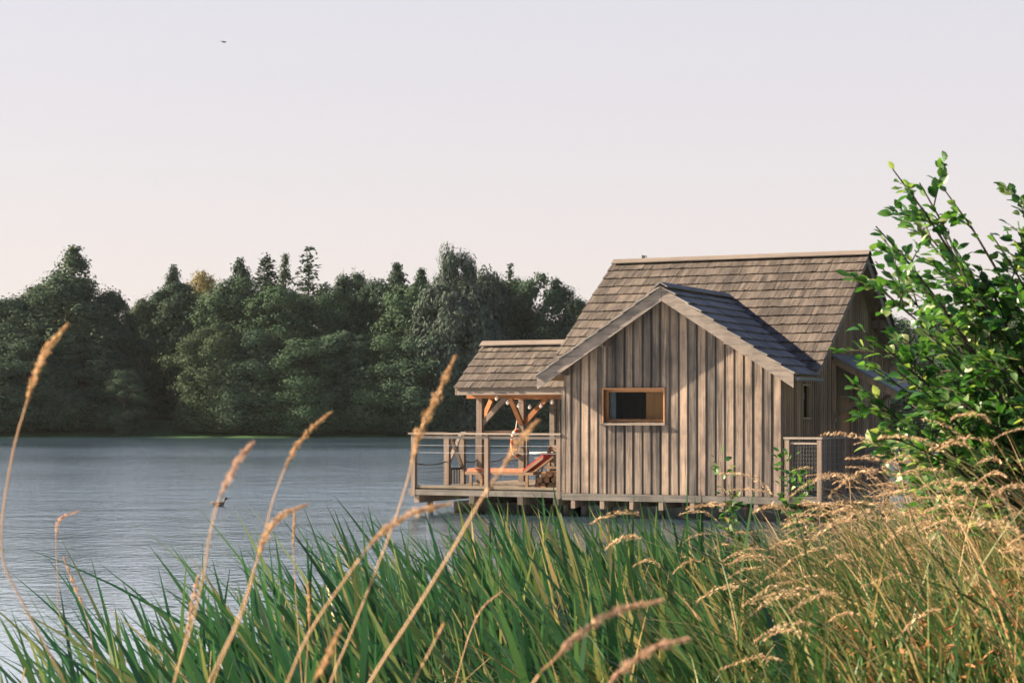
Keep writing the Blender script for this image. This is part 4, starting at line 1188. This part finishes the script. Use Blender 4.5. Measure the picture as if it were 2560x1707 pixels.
ST = [
 ([(150, 1568), (62, 1402), (4, 1265), (25, 1065), (60, 930), (98, 820), (155, 745)], 4.0, (58, 935), 'tall stem with a curved tan head at the left edge', .0026, .0095, 1, 'head', .15),
 ([(480, 1568), (545, 1425), (590, 1290), (608, 1235), (645, 1185), (705, 1159)], 4.0, (596, 1285), 'stem whose tan head hooks right above the left reeds', .0026, .0090, 1, 'head', .4),
 ([(500, 1540), (560, 1400), (606, 1230), (630, 1140), (662, 1060), (700, 1000), (760, 946)], 4.2, (655, 1075), 'thin stem with slim head crossing the blue water mid left', .0020, .0060, .8, 'head', .3),
 ([(400, 1568), (440, 1440), (468, 1320), (482, 1230), (506, 1140), (545, 1062), (582, 1016)], 3.6, (502, 1150), 'pale pink blurred stem in front of the swimming duck', .0024, .0075, .9, 'headpink', .1),
 ([(760, 1568), (800, 1470), (850, 1345), (900, 1215), (936, 1105), (960, 1005), (1000, 920), (1046, 818)], 4.0, (945, 1060), 'tall stem with knobbly golden head before the terrace corner', .0026, .0115, 1.1, 'head', .55),
 ([(850, 1568), (950, 1410), (1040, 1262), (1110, 1140), (1152, 1080), (1185, 1025), (1236, 964)], 3.4, (1160, 1068), 'thick slanting stem with ragged head before the sun lounger', .0034, .0085, .8, 'head', .5),
 ([(680, 1520), (725, 1430), (790, 1335), (845, 1258), (890, 1213), (955, 1175), (1038, 1157)], 3.5, (848, 1256), 'stem with a long fuzzy head bowing right below the terrace', .0026, .0085, 1, 'head', .35),
 ([(1225, 1568), (1270, 1518), (1330, 1458), (1420, 1402), (1522, 1379)], 3.5, (1282, 1506), 'stem with heavy arched head low in the middle', .0026, .0100, 1.2, 'headpink', .3),
 ([(1385, 1590), (1440, 1530), (1510, 1485), (1584, 1467)], 3.4, (1392, 1578), 'arched knobbly head at the bottom edge right of the middle', .0026, .0100, 1.2, 'headpink', .45),
 ([(205, 1480), (140, 1420), (133, 1330), (129, 1240), (138, 1192), (182, 1174)], 7.5, (129, 1240), 'small pale stem with a hooked head over the left water', .0022, .0085, .8, 'headpink', .3),
 ([(215, 1500), (205, 1440), (186, 1380), (165, 1330), (146, 1278)], 7.5, (190, 1392), 'small stem with a ragged brown head beside the hooked one', .0020, .0085, .7, 'head', .7),
 ([(685, 1440), (678, 1340), (674, 1250), (677, 1174)], 6.5, (675, 1250), 'thin upright stem with reddish tip among the left reeds', .0022, .0045, .9, 'head', .2),
 ([(703, 1540), (710, 1440), (708, 1336)], 6.0, (708, 1430), 'short upright reddish spike among the left reeds', .0022, .0055, .9, 'head', .2),
 ([(700, 1600), (740, 1535), (785, 1436)], 3.4, (725, 1560), 'slanting tan spike at the bottom between two long stems', .0026, .0070, 1, 'head', .3),
 ([(1065, 1500), (1085, 1440), (1112, 1392), (1152, 1358)], 6.5, (1085, 1440), 'bent tan stalk in the reeds below the cabin corner', .0030, .0045, .8, 'headpink', .1),
 ([(950, 1568), (985, 1500), (1020, 1430)], 4.0, (1000, 1470), 'broken straw stalk at the bottom beside the thick slanting stem', .0030, .0030, .4, 'head', .1),
 ([(400, 1568), (425, 1470), (440, 1390), (455, 1320)], 5.5, (425, 1470), 'fuzzy straw plume low at the left beside broken blades', .0024, .0080, .8, 'headpink', .6),
]
for i, s_ in enumerate(ST): seed_stem(s_[0], s_[1], s_[2], s_[3], s_[4] * 1.15, s_[5] * 1.05, s_[6], s_[7], s_[8], i)

# ------------------------------------------------------------------ duck and bird
dk_ = empty('duck', at(503, 1162, 43.6) * 1.0, 'small dark duck swimming on the open water', 'duck')
dk_.location.z = 0
mb = MB()
prof = [(-.20, .012, .075), (-.16, .035, .06), (-.09, .068, .045), (0, .082, .04), (.07, .07, .045), (.11, .045, .07), (.125, .034, .11), (.135, .034, .145), (.155, .032, .165), (.18, .018, .165), (.205, .010, .155), (.225, .004, .152)]
mb.rings([[(x + (.0), r * math.cos(a), z + r * (.75 if x < .1 else 1.0) * math.sin(a)) for a in np.linspace(0, 2 * math.pi, 13)[:-1]] for x, r, z in prof])
mb.build('body', M['duck'], dk_, smooth=True)
mb = MB(); mb.rings([[(x, r * math.cos(a), z + r * math.sin(a)) for a in np.linspace(0, 2 * math.pi, 11)[:-1]] for x, r, z in ((.112, .022, .15), (.125, .037, .155), (.15, .038, .165), (.172, .024, .165), (.178, .012, .163))])
mb.build('head', M['duckhead'], dk_, smooth=True)
for sg in (-1, 1):
    mb = MB(); mb.rings([[(x, sg * (.060 + y), z + r * math.sin(a)) if False else (x, sg * (y + .012 * math.cos(a)), z + r * math.sin(a)) for a in np.linspace(0, 2 * math.pi, 9)[:-1]] for x, y, z, r in ((-.19, .02, .085, .004), (-.10, .066, .07, .022), (.0, .08, .062, .03), (.06, .07, .06, .012))])
    mb.build('wing', M['duck'], dk_, smooth=True)
bd = empty('bird', at(514, 97, 70), 'small dark bird flying high in the pale sky', 'bird')
mb = MB()
mb.rings([[(x, r * math.cos(a), z + r * math.sin(a)) for a in np.linspace(0, 2 * math.pi, 9)[:-1]] for x, r, z in ((-.13, .012, .01), (-.09, .022, .01), (-.03, .036, 0), (.03, .034, 0), (.075, .022, .008), (.10, .022, .012), (.12, .012, .01), (.14, .002, .008))])
for sg in (-1, 1):
    mb.add([(.05, sg * .02, .01), (-.05, sg * .02, .01), (-.03, sg * .15, .028), (.035, sg * .14, .03), (-.08, sg * .27, -.005), (.05, sg * .02, .002), (-.05, sg * .02, .002), (-.03, sg * .15, .022), (.035, sg * .14, .024), (-.08, sg * .27, -.009)],
           [(0, 1, 2, 3), (3, 2, 4), (8, 7, 6, 5), (9, 7, 8), (0, 3, 8, 5), (3, 4, 9, 8), (1, 6, 7, 2), (2, 7, 9, 4)])
mb.add([(-.12, -.01, .012), (-.12, .01, .012), (-.21, .035, .012), (-.21, -.035, .012), (-.12, -.01, .006), (-.12, .01, .006), (-.21, .035, .008), (-.21, -.035, .008)], [(0, 1, 2, 3), (7, 6, 5, 4), (0, 3, 7, 4), (3, 2, 6, 7), (2, 1, 5, 6)])
o = mb.build('body', M['bird'], bd, smooth=False)
bd.scale = (.75, .75, .9)
bd.rotation_euler = (R(6), R(6), R(8))

# ------------------------------------------------------------------ light, sky, camera
SUN_EL = R(29.5); sun_h = Vector((-1.535, .233, 0)).normalized()
tosun = Vector((sun_h.x * math.cos(SUN_EL), sun_h.y * math.cos(SUN_EL), math.sin(SUN_EL)))
sd = bpy.data.lights.new('sun', 'SUN'); sd.energy = 5.0; sd.angle = R(.5); sd.color = (1.0, .76, .53)
so = bpy.data.objects.new('sun', sd); COL.objects.link(so)
so.rotation_euler = tosun.to_track_quat('Z', 'Y').to_euler(); so.location = (-20, 10, 20)

wd = bpy.data.worlds.new('World'); S.world = wd; wd.use_nodes = True
nt = wd.node_tree; nt.nodes.clear()
out = nt.nodes.new('ShaderNodeOutputWorld'); bg = nt.nodes.new('ShaderNodeBackground')
sky = nt.nodes.new('ShaderNodeTexSky'); sky.sky_type = 'NISHITA'; sky.sun_disc = False
sky.sun_elevation = SUN_EL; sky.sun_rotation = math.atan2(sun_h.x, sun_h.y); sky.air_density = 1.2; sky.dust_density = 2.5; sky.ozone_density = 1.5
tc = nt.nodes.new('ShaderNodeTexCoord'); sp = nt.nodes.new('ShaderNodeSeparateXYZ')
nt.links.new(tc.outputs['Generated'], sp.inputs[0])
rp = nt.nodes.new('ShaderNodeValToRGB'); el = rp.color_ramp.elements
STOPS = [(0, (3.48, 3.03, 2.88)), (0.05, (3.31, 2.96, 2.88)), (0.15, (3.03, 2.83, 2.93)), (0.23, (2.91, 2.78, 2.98)), (0.4, (1.69, 1.94, 2.63)), (0.65, (0.7, 1.04, 2.09)), (1, (0.35, 0.7, 1.74))]
while len(el) < len(STOPS): el.new(.5)
for e, (p_, c_) in zip(el, STOPS): e.position = p_; e.color = (*c_, 1)
nt.links.new(sp.outputs['Z'], rp.inputs['Fac'])
mxn = nt.nodes.new('ShaderNodeMix'); mxn.data_type = 'RGBA'; mxn.inputs[0].default_value = .90
nt.links.new(sky.outputs[0], mxn.inputs[6]); nt.links.new(rp.outputs[0], mxn.inputs[7])
nt.links.new(mxn.outputs[2], bg.inputs['Color']); bg.inputs['Strength'].default_value = .05
nt.links.new(bg.outputs[0], out.inputs['Surface'])

mb = MB(); mb.box(-1000, 1000, -90, 2700, -3.0, 34)
t = NT('thin haze'); pv = t.n('ShaderNodeVolumePrincipled'); pv.inputs['Density'].default_value = .00006; pv.inputs['Color'].default_value = (.80, .90, .96, 1); pv.inputs['Anisotropy'].default_value = .2
t.l(pv.outputs[0], t.out.inputs['Volume'])
tag(mb.build('haze', t.m), kind='stuff')

cam = bpy.data.cameras.new('camera'); co_ = bpy.data.objects.new('camera', cam); COL.objects.link(co_)
co_.location = (0, 0, EYE); co_.rotation_euler = (R(90), 0, 0)
cam.sensor_width = 36; cam.lens = FPX / 2560 * 36; cam.shift_y = (HY - 853.5) / 2560
cam.clip_start = .05; cam.clip_end = 6000
cam.dof.use_dof = True; cam.dof.focus_distance = 24.0; cam.dof.aperture_fstop = 7.0
S.camera = co_
S.view_settings.view_transform = 'Standard'; S.view_settings.look = 'None'; S.view_settings.exposure = 2.4; S.view_settings.gamma = 1
S.cycles.max_bounces = 6; S.cycles.transparent_max_bounces = 8; S.cycles.use_denoising = True
